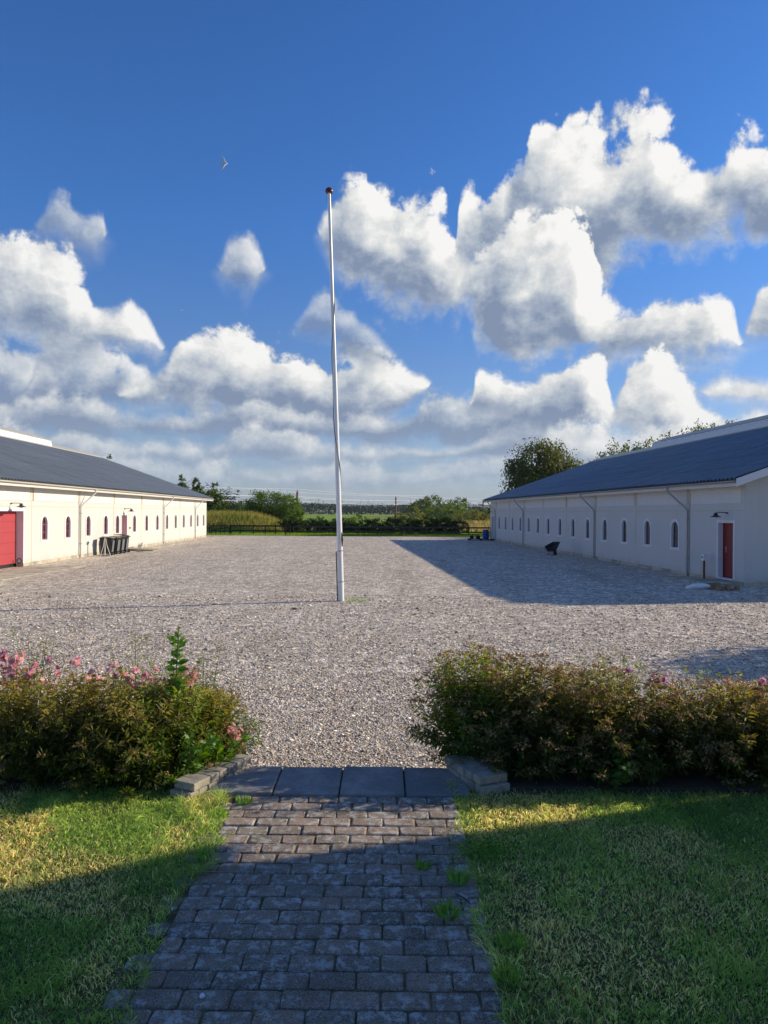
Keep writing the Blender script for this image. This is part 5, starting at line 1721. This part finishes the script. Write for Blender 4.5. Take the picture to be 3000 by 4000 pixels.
# far lattice pylons
for i, (px_, D_) in enumerate(((1215, 2300), (1245, 2000), (1337, 2500), (1411, 2300), (1438, 2200), (1460, 2700), (1604, 2300))):
    h = 27.0
    p = empty('power_pylon', (px_at(px_, D_), D_, float(landz(np.array([px_at(px_, D_)]), np.array([float(D_)]))[0]) - 1 + 6), .3 * i,
              'tiny lattice pylon on the horizon, ' + ('first', 'second', 'third', 'fourth', 'fifth', 'sixth', 'last')[i] + ' from the left', 'pylon', 'distant power pylons')
    m = MB()
    for sx in (-1, 1):
        for sy in (-1, 1):
            m.bar((sx * 3, sy * 3, -8), (sx * .5, sy * .5, h), .6, .6)
    for k in range(5):
        z0, z1 = h * k / 5, h * (k + 1) / 5; r0, r1 = 3 - 2.5 * k / 5, 3 - 2.5 * (k + 1) / 5
        m.bar((-r0, -r0, z0), (r1, -r1, z1), .35, .35); m.bar((r0, -r0, z0), (-r1, -r1, z1), .35, .35)
    m.build('tower', M_GALV, p)
    for z, w in ((h * .72, 6), (h * .86, 8), (h, 4.5)):
        m = MB(); m.bar((-w, 0, z), (w, 0, z), .5, .5); m.build('cross_arm', M_GALV, p)


# ================================================================== OFF-FRAME THINGS THAT SHADE THE GARDEN
fh = empty('farmhouse', (8.1, 7.14, 0), 0, 'white farmhouse wing with tiled roof right of the garden, outside the picture', 'house')
m = MB(); W_, Ln, ze, zr_ = 7.0, 17.0, 4.3, 8.0
m.add([(0, 0, 0), (W_, 0, 0), (W_, 0, ze), (W_ / 2, 0, zr_), (0, 0, ze), (0, -Ln, 0), (W_, -Ln, 0), (W_, -Ln, ze), (W_ / 2, -Ln, zr_), (0, -Ln, ze)],
      [(0, 1, 2, 3, 4), (9, 8, 7, 6, 5), (0, 4, 9, 5), (1, 6, 7, 2), (0, 5, 6, 1)])
m.build('wall', M_WALL, fh)
m = MB()
for sg_ in (-1, 1):
    x0 = W_ / 2 + sg_ * (W_ / 2 + .25); ze_ = ze - .2
    m.add([(x0, .2, ze_), (x0, -Ln - .2, ze_), (W_ / 2, -Ln - .2, zr_ + .12), (W_ / 2, .2, zr_ + .12), (x0, .2, ze_ + .12), (x0, -Ln - .2, ze_ + .12), (W_ / 2, -Ln - .2, zr_ + .26), (W_ / 2, .2, zr_ + .26)],
          [(3, 2, 1, 0), (4, 5, 6, 7), (0, 1, 5, 4), (1, 2, 6, 5), (2, 3, 7, 6), (3, 0, 4, 7)])
m.build('roof', M_TILE, fh)
for k in range(5):
    y_ = -1.6 - 3.2 * k
    m = MB(); m.box(-.03, -.002, y_ - .55, y_ + .55, 1.2, 2.6); w_ = m.build('window', M_TRIM, fh)
    m = MB(); m.box(-.04, -.031, y_ - .47, y_ + .47, 1.28, 2.52); m.build('pane', M_PANE, w_)
tree('garden_tree', 'round leafy garden tree right of the yard, outside the picture', (16.6, 15.2, 0), 4.9,
     [((0, 0, 3.4), (2.0, 1.3, 1.5)), ((.8, .5, 2.6), (1.8, 1.4, 1.4)), ((-.8, -.3, 2.8), (1.6, 1.2, 1.3))], 9000, .20, ML_OAK, 91, trunk_r=.12)


# ================================================================== NEAR VEGETATION
def shrub(label, loc, rx, ry, h, nst, seed, lm, leaves=60, heads=True, head_m=ML_SEED, lean_=(0, 0), lsz=.046, hsz=1.0, cat='shrub', name='spiraea_shrub', group=None, hd_p=.75):
    rg_ = np.random.default_rng(seed)
    s_ = empty(name, loc, 0, label, cat, group)
    st_ = MB(); LP = []; LA = []; LN = []; HP = []; HN = []
    for i in range(nst):
        a = rg_.uniform(0, 2 * np.pi); q = np.sqrt(rg_.uniform(0, 1))
        bx_, by_ = .35 * q * rx * np.cos(a), .35 * q * ry * np.sin(a)
        tx2, ty2 = q * rx * np.cos(a) + lean_[0] + rg_.normal(0, .05), q * ry * np.sin(a) + lean_[1] + rg_.normal(0, .05)
        th_ = h * (1 - .42 * q ** 2.2) * rg_.uniform(.62, 1.18)
        if q > .72:
            th_ *= rg_.uniform(.12, 1.0)
        p0 = np.array([bx_, by_, 0]); p2 = np.array([tx2, ty2, th_]); p1 = np.array([bx_ * .6 + tx2 * .4, by_ * .6 + ty2 * .4, th_ * .65])
        ts = np.linspace(0, 1, 7)[:, None]
        C_ = (1 - ts) ** 2 * p0 + 2 * ts * (1 - ts) * p1 + ts ** 2 * p2
        if i % 2 == 0:
            st_.tube(C_, [.0045, .004, .0035, .003, .003, .002, .0015], 3, cap=False)
        nl = int(leaves * rg_.uniform(.7, 1.3))
        t_ = (rg_.uniform(0, 1, nl) ** .8 * .95 + .05)[:, None]
        P = (1 - t_) ** 2 * p0 + 2 * t_ * (1 - t_) * p1 + t_ ** 2 * p2
        T = unit(2 * (1 - t_) * (p1 - p0) + 2 * t_ * (p2 - p1))
        d_ = rand_dirs(nl, rg_); d_ = unit(d_ - T * np.sum(d_ * T, 1, keepdims=True))
        ax_ = unit(d_ + T * .55 + np.array([[0, 0, -.15]]))
        LP.append(P + d_ * rg_.uniform(.002, .03, (nl, 1))); LA.append(ax_); LN.append(unit(T * .35 + np.array([[0, 0, .35]]) + rand_dirs(nl, rg_) * .9))
        if heads and rg_.uniform() < hd_p:
            nh = 30
            dd = rand_dirs(nh, rg_); dd[:, 2] = np.abs(dd[:, 2]) * .7
            rad = .030 * hsz * rg_.uniform(.7, 1.3)
            HP.append(p2 + dd * rad * np.array([[1.15, 1.15, .8]])); HN.append(dd)
    LP, LA, LN = np.concatenate(LP), np.concatenate(LA), np.concatenate(LN); n_ = len(LP)
    V_, F_ = leaf_quads(LP, LA, LN, lsz * rg_.uniform(.6, 1.35, n_), lsz * .26 * rg_.uniform(.8, 1.25, n_))
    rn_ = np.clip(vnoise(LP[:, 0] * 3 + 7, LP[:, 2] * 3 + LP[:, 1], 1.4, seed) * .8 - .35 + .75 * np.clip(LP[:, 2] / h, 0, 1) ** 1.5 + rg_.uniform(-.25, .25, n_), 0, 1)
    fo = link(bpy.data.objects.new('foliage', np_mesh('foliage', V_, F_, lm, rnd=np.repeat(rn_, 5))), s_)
    st_.build('stems', M_STEM, s_)
    if HP:
        HP, HN = np.concatenate(HP), np.concatenate(HN); n_ = len(HP)
        V_, F_ = leaf_quads(HP, rand_dirs(n_, rg_), HN, .012 * hsz * rg_.uniform(.7, 1.4, n_), .010 * hsz * rg_.uniform(.7, 1.4, n_))
        link(bpy.data.objects.new('seed_heads', np_mesh('seed_heads', V_, F_, head_m, rnd=np.repeat(rg_.uniform(0, 1, n_), 5))), s_)
    return s_


def flower_meshes(m_, nvar=4):
    out = []
    for k in range(nvar):
        rg_ = np.random.default_rng(500 + k)
        P = []; A = []; Nn = []; L_ = []
        for f_ in range(1):
            c = np.zeros(3); up = unit(np.array([[0., 0., 1.]]) + rg_.normal(0, .15, (1, 3)))[0]
            for ring_, cnt in ((.006, 5), (.012, 7), (.017, 8)):
                a = np.linspace(0, 2 * np.pi, cnt, endpoint=False) + rg_.uniform(0, 6)
                e1 = np.cross(up, [0.3, .9, .2]); e1 /= np.linalg.norm(e1); e2 = np.cross(up, e1)
                for aa in a:
                    rad = e1 * np.cos(aa) + e2 * np.sin(aa)
                    P.append(c + rad * ring_ * .3); A.append(rad * (ring_ / .017) * 1.0 + up * (1.25 - ring_ / .017)); Nn.append(up - rad * .3); L_.append(.016 + ring_ * .45)
        P, A, Nn, L_ = np.array(P), np.array(A), np.array(Nn), np.array(L_)
        n_ = len(P)
        V_, F_ = leaf_quads(P, A, Nn, L_ * rg_.uniform(.85, 1.15, n_), L_ * .95, fold=-.15)
        # petals share the flower's heart: weld them into one piece
        V_ = V_.reshape(-1, 5, 3); V_[:, 0, :] = 0; V_ = V_.reshape(-1, 3)
        F_ = np.where(F_ % 5 == 0, 0, F_)
        out.append(np_mesh('flower', V_, F_, m_, rnd=np.repeat(rg_.uniform(0, 1, n_), 5)))
    return out


FL_PINK = flower_meshes(ML_ROSE); FL_MAUVE = flower_meshes(ML_MAUVE)

BZ = GZ + .02
gL = 'browning spiraea shrubs left of the path'; gR = 'browning spiraea shrubs right of the path'
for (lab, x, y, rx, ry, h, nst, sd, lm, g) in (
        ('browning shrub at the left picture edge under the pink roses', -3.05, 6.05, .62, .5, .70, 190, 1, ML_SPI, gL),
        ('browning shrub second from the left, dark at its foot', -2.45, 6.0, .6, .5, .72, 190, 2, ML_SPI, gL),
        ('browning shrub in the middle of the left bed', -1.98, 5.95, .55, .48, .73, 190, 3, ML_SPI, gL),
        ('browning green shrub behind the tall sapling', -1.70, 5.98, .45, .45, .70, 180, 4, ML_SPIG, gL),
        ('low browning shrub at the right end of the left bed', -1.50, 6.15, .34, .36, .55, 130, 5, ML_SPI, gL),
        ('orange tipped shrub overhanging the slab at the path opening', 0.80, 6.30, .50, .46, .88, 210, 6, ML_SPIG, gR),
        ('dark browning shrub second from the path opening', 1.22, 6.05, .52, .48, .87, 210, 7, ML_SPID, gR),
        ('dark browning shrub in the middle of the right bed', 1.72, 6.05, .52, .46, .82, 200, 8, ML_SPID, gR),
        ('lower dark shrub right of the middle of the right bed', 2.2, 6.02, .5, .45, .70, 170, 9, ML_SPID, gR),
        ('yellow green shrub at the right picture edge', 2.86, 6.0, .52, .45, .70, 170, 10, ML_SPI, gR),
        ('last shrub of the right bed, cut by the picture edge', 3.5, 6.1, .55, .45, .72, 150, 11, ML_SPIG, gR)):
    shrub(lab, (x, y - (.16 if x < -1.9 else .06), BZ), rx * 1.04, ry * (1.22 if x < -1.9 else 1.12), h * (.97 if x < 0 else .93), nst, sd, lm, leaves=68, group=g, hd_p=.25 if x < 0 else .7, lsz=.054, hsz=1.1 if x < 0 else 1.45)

# rose bushes behind
def rose_bush(label, loc, rx, ry, h, nst, seed, spots, fl):
    s_ = shrub(label, loc, rx, ry, h, nst, seed, ML_SPIG, leaves=34, heads=False, name='rose_bush', lsz=.042, cat='rose bush')
    for i, (x, y, z, sc) in enumerate(spots):
        rr_ = random.Random(seed * 100 + i)
        for q_ in range((6, 8, 5, 7)[i % 4]):
            dx_, dy_, dz_ = (rr_.gauss(0, .022 * sc) for _ in range(3))
            f_ = link(bpy.data.objects.new('flower', fl[(i + q_) % len(fl)]), s_)
            f_.location = (x - loc[0] + dx_, y - loc[1] + dy_, z - loc[2] + dz_); k_ = sc * rr_.uniform(.5, .8); f_.scale = (k_, k_, k_)
            nv = Vector((dx_, dy_ - .012, dz_ + .025)).normalized()
            f_.rotation_euler = (nv.to_track_quat('Z', 'Y').to_matrix() @ Matrix.Rotation(rr_.uniform(0, 6), 3, 'Z')).to_euler()
        m = MB(); zz_ = z - loc[2]
        m.tube([((x - loc[0]) * .8, (y - loc[1]) * .8, max(zz_ - .45, .05)), ((x - loc[0]) * .95, (y - loc[1]), zz_ - .2), (x - loc[0], y - loc[1], zz_ - .01)], [.0035, .003, .002], 5)
        m.build('flower_stem', M_STEMG, s_)
    return s_


def spot(px_, py_, D_, sc):
    u = (px_ - 1500) / 2850; v = (py_ - 2001 - .00698 * (px_ - 1500)) / 2850
    return (u * D_, D_, ZC - v * D_, sc)


c4 = lambda x, y: (x / 1.659, 2400 + y / 1.659)
rosesA = [(45, 255, 1.5), (75, 285, 1.0), (95, 340, 1.5), (82, 405, 1.1), (25, 475, 1.0), (190, 388, 1.1), (250, 350, 1.1), (335, 355, 1.2), (100, 470, .9), (345, 485, .9), (455, 400, .8), (65, 550, .8)]
rosesB = [(495, 295, .9), (605, 420, 1.2), (612, 375, .8), (605, 485, .9), (790, 400, 1.2), (860, 400, 1.3), (740, 350, .8), (915, 452, 1.0), (965, 400, 1.0), (1000, 445, 1.1), (815, 490, 1.0), (880, 490, .9), (690, 560, .8), (1090, 500, 1.0)]
rosesC = [(1180, 370, .9), (1245, 388, 1.4), (1215, 415, .9), (1225, 450, .8), (1155, 430, .8), (1325, 550, .6)]
rosesD = [(1495, 760, .9), (1520, 765, 1.0), (1488, 810, 1.0), (1502, 850, 1.4), (1492, 720, .7), (1525, 790, .8)]
for lab, loc, rx, ry, h, nst, sd, lst, D_ in (
        ('pink rose bush at the left picture edge behind the browning shrubs', (-3.1, 6.5, BZ), .55, .4, .95, 60, 21, rosesA, 6.05),
        ('pink rose bush in the middle of the left bed', (-2.2, 6.55, BZ), .55, .4, .85, 60, 22, rosesB, 6.08),
        ('pink rose bush right of the tall sapling', (-1.62, 6.55, BZ), .35, .35, .85, 36, 23, rosesC, 6.05),
        ('low pink rose hanging over the wall end by the gravel', (-1.30, 6.45, BZ), .25, .25, .40, 24, 24, rosesD, 6.1)):
    rose_bush(lab, loc, rx, ry, h, nst, sd, [spot(*c4(x, y), D_, s_ * 1.5) for x, y, s_ in lst], FL_PINK)
c5 = lambda x, y: (1550 + x / 1.1441, 2500 + y / 1.1441)
mA = [(1035, 160, 1.2), (1155, 185, 1.0), (1185, 185, 1.3), (1200, 200, 1.0), (1225, 260, .9)]
mB = [(1265, 235, .7), (1310, 275, .9), (1370, 255, .8), (1395, 245, .8), (1635, 180, 1.3), (1490, 195, .6)]
rose_bush('mauve pink rose bush behind the dark shrubs of the right bed', (2.05, 6.5, BZ), .45, .35, .80, 44, 25, [spot(*c5(x, y), 6.1, s_ * 1.3) for x, y, s_ in mA], FL_MAUVE)
rose_bush('sparse pink rose bush near the right picture edge', (2.95, 6.55, BZ), .5, .35, .70, 40, 26, [spot(*c5(x, y), 6.1, s_ * 1.3) for x, y, s_ in mB], FL_PINK)


# tall sapling with opposite leaves
def leafy_stem(name, label, loc, h, pairs, lsz, seed, m_, lean_=(0, 0), z0=.2, cat='plant', stems=1, spread=.0):
    rg_ = np.random.default_rng(seed)
    s_ = empty(name, loc, 0, label, cat)
    P = []; A = []; Nn = []; L_ = []; stm = MB()
    for k in range(stems):
        a0 = rg_.uniform(0, 6.28); sp = spread * (0 if stems == 1 else 1)
        hh = h * (1 if k == 0 else rg_.uniform(.5, .95))
        top_ = np.array([lean_[0] + sp * np.cos(a0), lean_[1] + sp * np.sin(a0), hh])
        stm.tube([(0, 0, 0), tuple(top_ * np.array([.3, .3, .5])), tuple(top_)], [.009, .006, .003], 6)
        for i in range(pairs):
            t_ = z0 + (1 - z0) * i / (pairs - 1)
            p = top_ * np.array([t_ ** 1.5, t_ ** 1.5, t_])
            for s2 in (0, 1):
                aa = i * 2.4 + s2 * np.pi * .9 + rg_.uniform(-.5, .5) + k
                d_ = np.array([np.cos(aa), np.sin(aa), rg_.uniform(-.25, .35) + .7 * t_ ** 3])
                P.append(p); A.append(d_); Nn.append([-.25 * np.cos(aa), -.25 * np.sin(aa) - .9, .8]); L_.append(lsz * (1.0 if t_ < .93 else .6) * rg_.uniform(.75, 1.2))
    P, A, Nn, L_ = map(np.array, (P, A, Nn, L_))
    V_, F_ = leaf_quads(P, A, Nn.astype(float), L_, L_ * .55, fold=.14)
    rn_ = np.repeat(rg_.uniform(0, 1, len(P)), 5)
    # leaves are large: each a part of its own
    for i in range(len(P)):
        me = np_mesh('leaf', V_[i * 5:i * 5 + 5], np.array([[0, 1, 2, 3], [0, 3, 2, 4]]), m_, rnd=rn_[i * 5:i * 5 + 5])
        link(bpy.data.objects.new('leaf', me), s_)
    stm.build('stem', M_STEMG, s_, True)
    return s_


leafy_stem('sapling', 'tall green sapling with broad leaves rising above the left shrubs', (-1.68, 5.86, BZ), 1.12, 20, .10, 41, ML_FRESH, (-.06, .03), z0=.25, stems=2, spread=.10)
leafy_stem('leafy_weed', 'bright green broad leaved weed over the low wall', (-1.50, 5.60, BZ), .40, 8, .085, 42, ML_FRESH, (.05, -.05), z0=.1, stems=4, spread=.16)
leafy_stem('leafy_weed', 'bright green leafy plant right of the sapling, above the block wall', (-1.32, 5.85, BZ), .32, 7, .095, 43, ML_FRESH, (.08, -.04), z0=.15, stems=3, spread=.15)
leafy_stem('leafy_weed', 'lit yellow green shoot at the foot of the right shrubs', (1.78, 5.55, BZ - .02), .34, 7, .075, 44, ML_FRESH, (0, -.05), z0=.25, stems=3, spread=.10)


# ---- low block walls
def block_wall(name, label, p0, p1, courses, width, bh, bl, seed):
    rg_ = random.Random(seed)
    w = empty(name, (p0[0], p0[1], GZ - .012), 0, label, 'wall')
    d = Vector((p1[0] - p0[0], p1[1] - p0[1], 0)); L = d.length; d.normalize()
    ang = math.atan2(d.y, d.x)
    nb = max(1, round(L / bl)); b_ = L / nb
    me = MB(); me.box(-b_ / 2 + .003, b_ / 2 - .003, -width / 2, width / 2, 0, bh - .004); me = me.mesh('block', M_BLOCK)
    for c in range(courses):
        for i in range(nb):
            o_ = link(bpy.data.objects.new('block', me), w)
            p = d * (b_ * (i + .5) + (-.035 if c == 0 else 0))
            o_.location = (p.x + rg_.uniform(-.006, .006), p.y + rg_.uniform(-.006, .006), c * bh)
            o_.rotation_euler = (0, 0, ang + R(rg_.uniform(-2, 2)))
            bv = o_.modifiers.new('bevel', 'BEVEL'); bv.width = .004; bv.segments = 1
    return w


block_wall('block_wall', 'low sunlit wall of stacked blocks left of the paving slabs', (-1.46, 5.36), (-1.15, 6.00), 2, .19, .060, .105, 1)
block_wall('block_wall', 'short wall of stacked grey blocks right of the paving slabs', (0.84, 5.52), (0.62, 6.02), 2, .25, .064, .105, 2)


# ---- lawn grass
def edge_l(y):
    return -1.065 + .05 * np.sin(y * 3.1) + .13 * (vnoise(y, y * 0, 4.0, 31) - .5) * 2 - .05 * np.clip(y - 4.6, 0, 1)


def edge_r(y):
    return .61 - .24 * vnoise(y, y * 0 + 5, 3.6, 32)


def make_lawn():
    P = []
    n = 215000
    y = RNG.uniform(2.55, 5.62, n) ; x = RNG.uniform(-3.5, 3.5, n)
    # denser near the camera edge is not needed; keep only what the picture can see
    ok = (np.abs(x) < .57 * y + .25) & ((x < edge_l(y)) | (x > edge_r(y)))
    # thin where bed begins and bare soil under the right shrubs
    bare = (y > 5.50 - .10 * vnoise(x, y, 2.0, 3)) & (RNG.uniform(0, 1, n) > .25)
    ok &= ~bare
    x, y = x[ok], y[ok]; n = len(x)
    dl = np.minimum(np.abs(x - edge_l(y)), np.abs(x - edge_r(y)))
    dry = np.clip((vnoise(x, y, 1.7, 41) - .46) * 5.0, 0, 1) * .85
    dry += np.exp(-(((x - 1.55) / .75) ** 2 + ((y - 3.95) / .42) ** 2)) * .85 * vnoise(x, y, 3.0, 44) * 1.4
    dry += np.exp(-(((x + 2.35) / .7) ** 2 + ((y - 4.05) / .35) ** 2)) * .9 * vnoise(x, y, 3.0, 45) * 1.4
    dry *= np.clip(dl / .25, 0.25, 1)
    dry = np.clip(dry, 0, 1)
    isdry = RNG.uniform(0, 1, n) < dry * .8 + .06
    thin = (RNG.uniform(0, 1, n) < dry * .12)
    x, y, dl, isdry, dry = x[~thin], y[~thin], dl[~thin], isdry[~thin], dry[~thin]; n = len(x)
    hgt = (.020 + .026 * vnoise(x, y, 2.5, 47)) * RNG.uniform(.5, 1.5, n) * (1 - .3 * dry)
    tuft = vnoise(x, y, 6.0, 48)
    hgt *= 1 + .8 * np.clip((tuft - .55) * 4, 0, 1)
    # long tufts along the path edges and at the left wall
    el = np.exp(-(dl / .07) ** 2) * np.clip((vnoise(x, y, 4.0, 49) - .42) * 5, 0, 1)
    hgt *= 1 + 1.0 * el
    wl = np.exp(-(((x + 1.25) / .22) ** 2 + ((y - 5.2) / .22) ** 2)); hgt *= 1 + 2.2 * wl
    lean_a = RNG.uniform(0, 6.28, n); ln = RNG.uniform(.15, .85, n)
    ax = np.stack([np.cos(lean_a) * ln, np.sin(lean_a) * ln, np.ones(n)], 1); ax = unit(ax)
    toward = np.where(x > 0, -1.0, 1.0) * el
    ax[:, 0] += toward * .45; ax = unit(ax)
    side = unit(np.cross(ax, unit(rand_dirs(n) + np.array([[0, 0, .01]]))))
    w = RNG.uniform(.0015, .0034, n)[:, None]
    base = np.stack([x, y, np.full(n, GZ - .014)], 1)
    h = hgt[:, None]
    bendv = np.stack([np.cos(lean_a), np.sin(lean_a), np.full(n, -.35)], 1) * h * RNG.uniform(.1, .55, (n, 1))
    b0 = base - side * w; b1 = base + side * w
    m0 = base + ax * h * .55 - side * w * .85; m1 = base + ax * h * .55 + side * w * .85
    tp = base + ax * h + bendv
    V = np.stack([b0, b1, m1, m0, tp], 1).reshape(-1, 3)
    i = np.arange(n)[:, None] * 5
    F = np.concatenate([np.concatenate([i, i + 1, i + 2], 1), np.concatenate([i, i + 2, i + 3], 1), np.concatenate([i + 3, i + 2, i + 4], 1)], 0)
    g1 = np.array([.17, .27, .075]); g2 = np.array([.41, .52, .15]); st = np.array([.78, .66, .38]); br = np.array([.26, .17, .07])
    f_ = np.clip(vnoise(x, y, 2.2, 52) * 1.2 - .2 + RNG.uniform(-.35, .35, n), 0, 1)[:, None]
    T = g1 * (1 - f_) + g2 * f_
    dc = st * RNG.uniform(.6, 1.2, (n, 1)); dc = np.where(RNG.uniform(0, 1, (n, 1)) < .2, br, dc)
    T = np.where(isdry[:, None], dc, T)
    T = T * RNG.uniform(.8, 1.2, (n, 1))
    o_ = link(bpy.data.objects.new('lawn_grass', np_mesh('lawn_grass', V, F, M_GRASS, tint=np.repeat(T, 5, 0))))
    tag(o_, 'short green lawn grass with dry straw patches beside the path', 'grass', kind='stuff')
    # clover and plantain leaves low in the grass
    n = 9000
    y = RNG.uniform(2.6, 5.3, n); x = RNG.uniform(-3.3, 3.3, n)
    ok = (np.abs(x) < .57 * y + .2) & ((x < edge_l(y) - .02) | (x > edge_r(y) + .02)) & (vnoise(x, y, 1.8, 61) > .50)
    x, y = x[ok], y[ok]
    # thick clover patch at the right path edge
    k = 700
    x = np.concatenate([x, .66 + RNG.normal(0, .12, k)]); y = np.concatenate([y, 4.52 + RNG.normal(0, .09, k) + .25 * (x[-k:] - .66)])
    n = len(x)
    z = GZ + RNG.uniform(.005, .04, n)
    V, F = leaf_quads(np.stack([x, y, z], 1), unit(rand_dirs(n) * np.array([[1, 1, .3]])), unit(rand_dirs(n) * .5 + np.array([[0, 0, 1.]])), RNG.uniform(.010, .024, n), RNG.uniform(.009, .017, n))
    T = np.array([.16, .32, .045]) * RNG.uniform(.6, 1.5, (n, 1))
    o_ = link(bpy.data.objects.new('clover', np_mesh('clover', V, F, M_GRASS, tint=np.repeat(T, 5, 0))))
    tag(o_, 'small clover leaves scattered low in the lawn', 'clover', kind='stuff')


make_lawn()


def tuft(label, x, y, r, h, n, seed, z=GZ):
    rg_ = np.random.default_rng(seed)
    a = rg_.uniform(0, 6.28, n); q = np.sqrt(rg_.uniform(0, 1, n)) * r
    base = np.stack([q * np.cos(a) * .5, q * np.sin(a) * .5, np.full(n, -.01)], 1)
    ln = rg_.uniform(.2, 1.0, n)
    ax = unit(np.stack([np.cos(a) * ln, np.sin(a) * ln, np.ones(n)], 1))
    V, F = leaf_quads(base, ax, unit(rand_dirs(n, rg_)), h * rg_.uniform(.5, 1.2, n), .0045 * rg_.uniform(.7, 1.3, n))
    T = np.array([.13, .24, .04]) * rg_.uniform(.6, 1.8, (n, 1))
    o_ = link(bpy.data.objects.new('grass_tuft', np_mesh('grass_tuft', V, F, M_GRASS, tint=np.repeat(T, 5, 0))))
    o_.location = (x, y, z); tag(o_, label, 'grass tuft', 'grass tufts growing on the path')


def gp(px_, py_):
    v = (py_ - 2001 - .00698 * (px_ - 1500)); D_ = 2850 * (ZC - GZ) / v
    return (px_ - 1500) / 2850 * D_, D_


for i, (px_, py_, r_, h_, lab) in enumerate(((1662, 3390, .055, .06, 'lone small grass tuft in a brick joint on the right half of the path'), (800, 3355, .06, .06, 'small grass tuft on the path below the left lit lawn'), (960, 3135, .09, .06, 'sparse dry tuft at the foot of the leftmost slab'),
                                             (1760, 3580, .09, .10, 'grass tuft leaning onto the path from the right, beside a dark stick'), (1800, 3450, .08, .10, 'grass tuft at the right path edge below the lit band'), (2010, 3690, .10, .08, 'short dark tuft on the right path edge, lower half'),
                                             (1985, 3830, .09, .08, 'tuft at the right path edge near the bottom of the picture'), (860, 3190, .07, .07, 'bright tuft at the left path edge beside the lit bricks'))):
    x, y = gp(px_, py_); tuft(lab, x, y, r_, h_, 150, 300 + i)
# dry stalks, a fallen stick and two small pale stones on the paving
x, y = gp(805, 3900)
o = blob('white_stone', M_WHITEP, .013, .010, .012, 11, 2); o.location = (x, y, GZ + .012); tag(o, 'small white stone on the lower left pavers', 'stone')
m = MB(); a = gp(1790, 3500); b = gp(1850, 3540)
m.tube([(a[0], a[1], GZ + .012), ((a[0] + b[0]) / 2, (a[1] + b[1]) / 2, GZ + .02), (b[0], b[1], GZ + .012)], .005, 6)
o = m.build('fallen_stick', M_BARK); tag(o, 'thin dark stick lying at the right edge of the path', 'stick')
m = MB()
for px_, py_, an, L_ in ((790, 3425, .3, .26), (735, 3480, .9, .20), (850, 3400, -.2, .22), (700, 3440, .5, .18), (820, 3450, 1.1, .22)):
    x, y = gp(px_, py_); m.tube([(x - L_ / 2 * math.cos(an), y - L_ / 2 * math.sin(an), GZ + .012), (x, y, GZ + .03), (x + L_ / 2 * math.cos(an), y + L_ / 2 * math.sin(an), GZ + .01)], .0022, 5)
o = m.build('dry_stalks', mat('straw', (.40, .30, .14), rough=.8)); tag(o, 'few dry straw stalks strewn at the left path edge', 'straw', kind='stuff')
# grass at the pole foot
x0_, y0_ = -1.19, 20.62
for i, (dx, dy, h_, lab) in enumerate(((.30, -.15, .09, 'weed tuft in the gravel just right of the flagpole foot'), (.62, -.10, .07, 'second weed tuft right of the flagpole foot'))):
    tuft(lab, x0_ + dx, y0_ + dy, .22, h_, 160, 330 + i, z=.02)


# ================================================================== BIRDS
def gull(label, loc, span, rot):
    me = bpy.data.meshes.new('gull')
    s = span / 2
    vs = [(-.30, 0, 0), (-.12, 0, 0), (.08, 0, 0), (.22, 0, .02), (.30, 0, .02),
          (.05, .18, .07), (-.02, .38, .09), (-.16, .55, .02), (.05, -.18, .07), (-.02, -.38, .09), (-.16, -.55, .02)]
    vs = [(x * s * 1.6, y * s * 1.8, z * s * 1.6) for x, y, z in vs]
    es = [(0, 1), (1, 2), (2, 3), (3, 4), (2, 5), (5, 6), (6, 7), (2, 8), (8, 9), (9, 10)]
    me.from_pydata(vs, es, []); me.materials.append(M_GULLW)
    o_ = link(bpy.data.objects.new('gull', me))
    bm = bmesh.new(); bm.from_mesh(me); sk = bm.verts.layers.skin.verify()
    rad = [.02, .07, .10, .07, .025, .055, .045, .012, .055, .045, .012]
    for v, r_ in zip(bm.verts, rad):
        wing = v.index >= 5
        v[sk].radius = (r_ * s * 1.6, r_ * s * (.5 if wing else 1) * 1.6)
        v[sk].use_root = v.index == 2
    bm.to_mesh(me); bm.free()
    o_.modifiers.new('skin', 'SKIN'); sb = o_.modifiers.new('sub', 'SUBSURF'); sb.levels = 1; sb.render_levels = 2
    o_.location = loc; o_.rotation_euler = rot
    tag(o_, label, 'bird')


gull('gull with spread wings flying above and left of the flagpole top', (-13.4, 60, 31.1), 1.5, (R(75), R(0), R(8)))
gull('tiny pale bird low in the blue left of the flagpole', (-33.5, 120, 35.5), 0.9, (R(20), R(0), R(70)))


# ================================================================== THIN HAZE
m = MB(); m.box(-7200, 7200, -400, 7200, -1.3, 100)
mh = bpy.data.materials.new('haze_air'); mh.use_nodes = True; mh.node_tree.nodes.clear()
_o = mh.node_tree.nodes.new('ShaderNodeOutputMaterial'); _v = mh.node_tree.nodes.new('ShaderNodeVolumePrincipled')
_v.inputs['Color'].default_value = (0.75, 0.84, 1.0, 1); _v.inputs['Density'].default_value = 0.00011
mh.node_tree.links.new(_v.outputs[0], _o.inputs['Volume'])
hz = m.build('haze', mh); tag(hz, 'thin summer haze over the whole landscape', 'haze', kind='stuff')
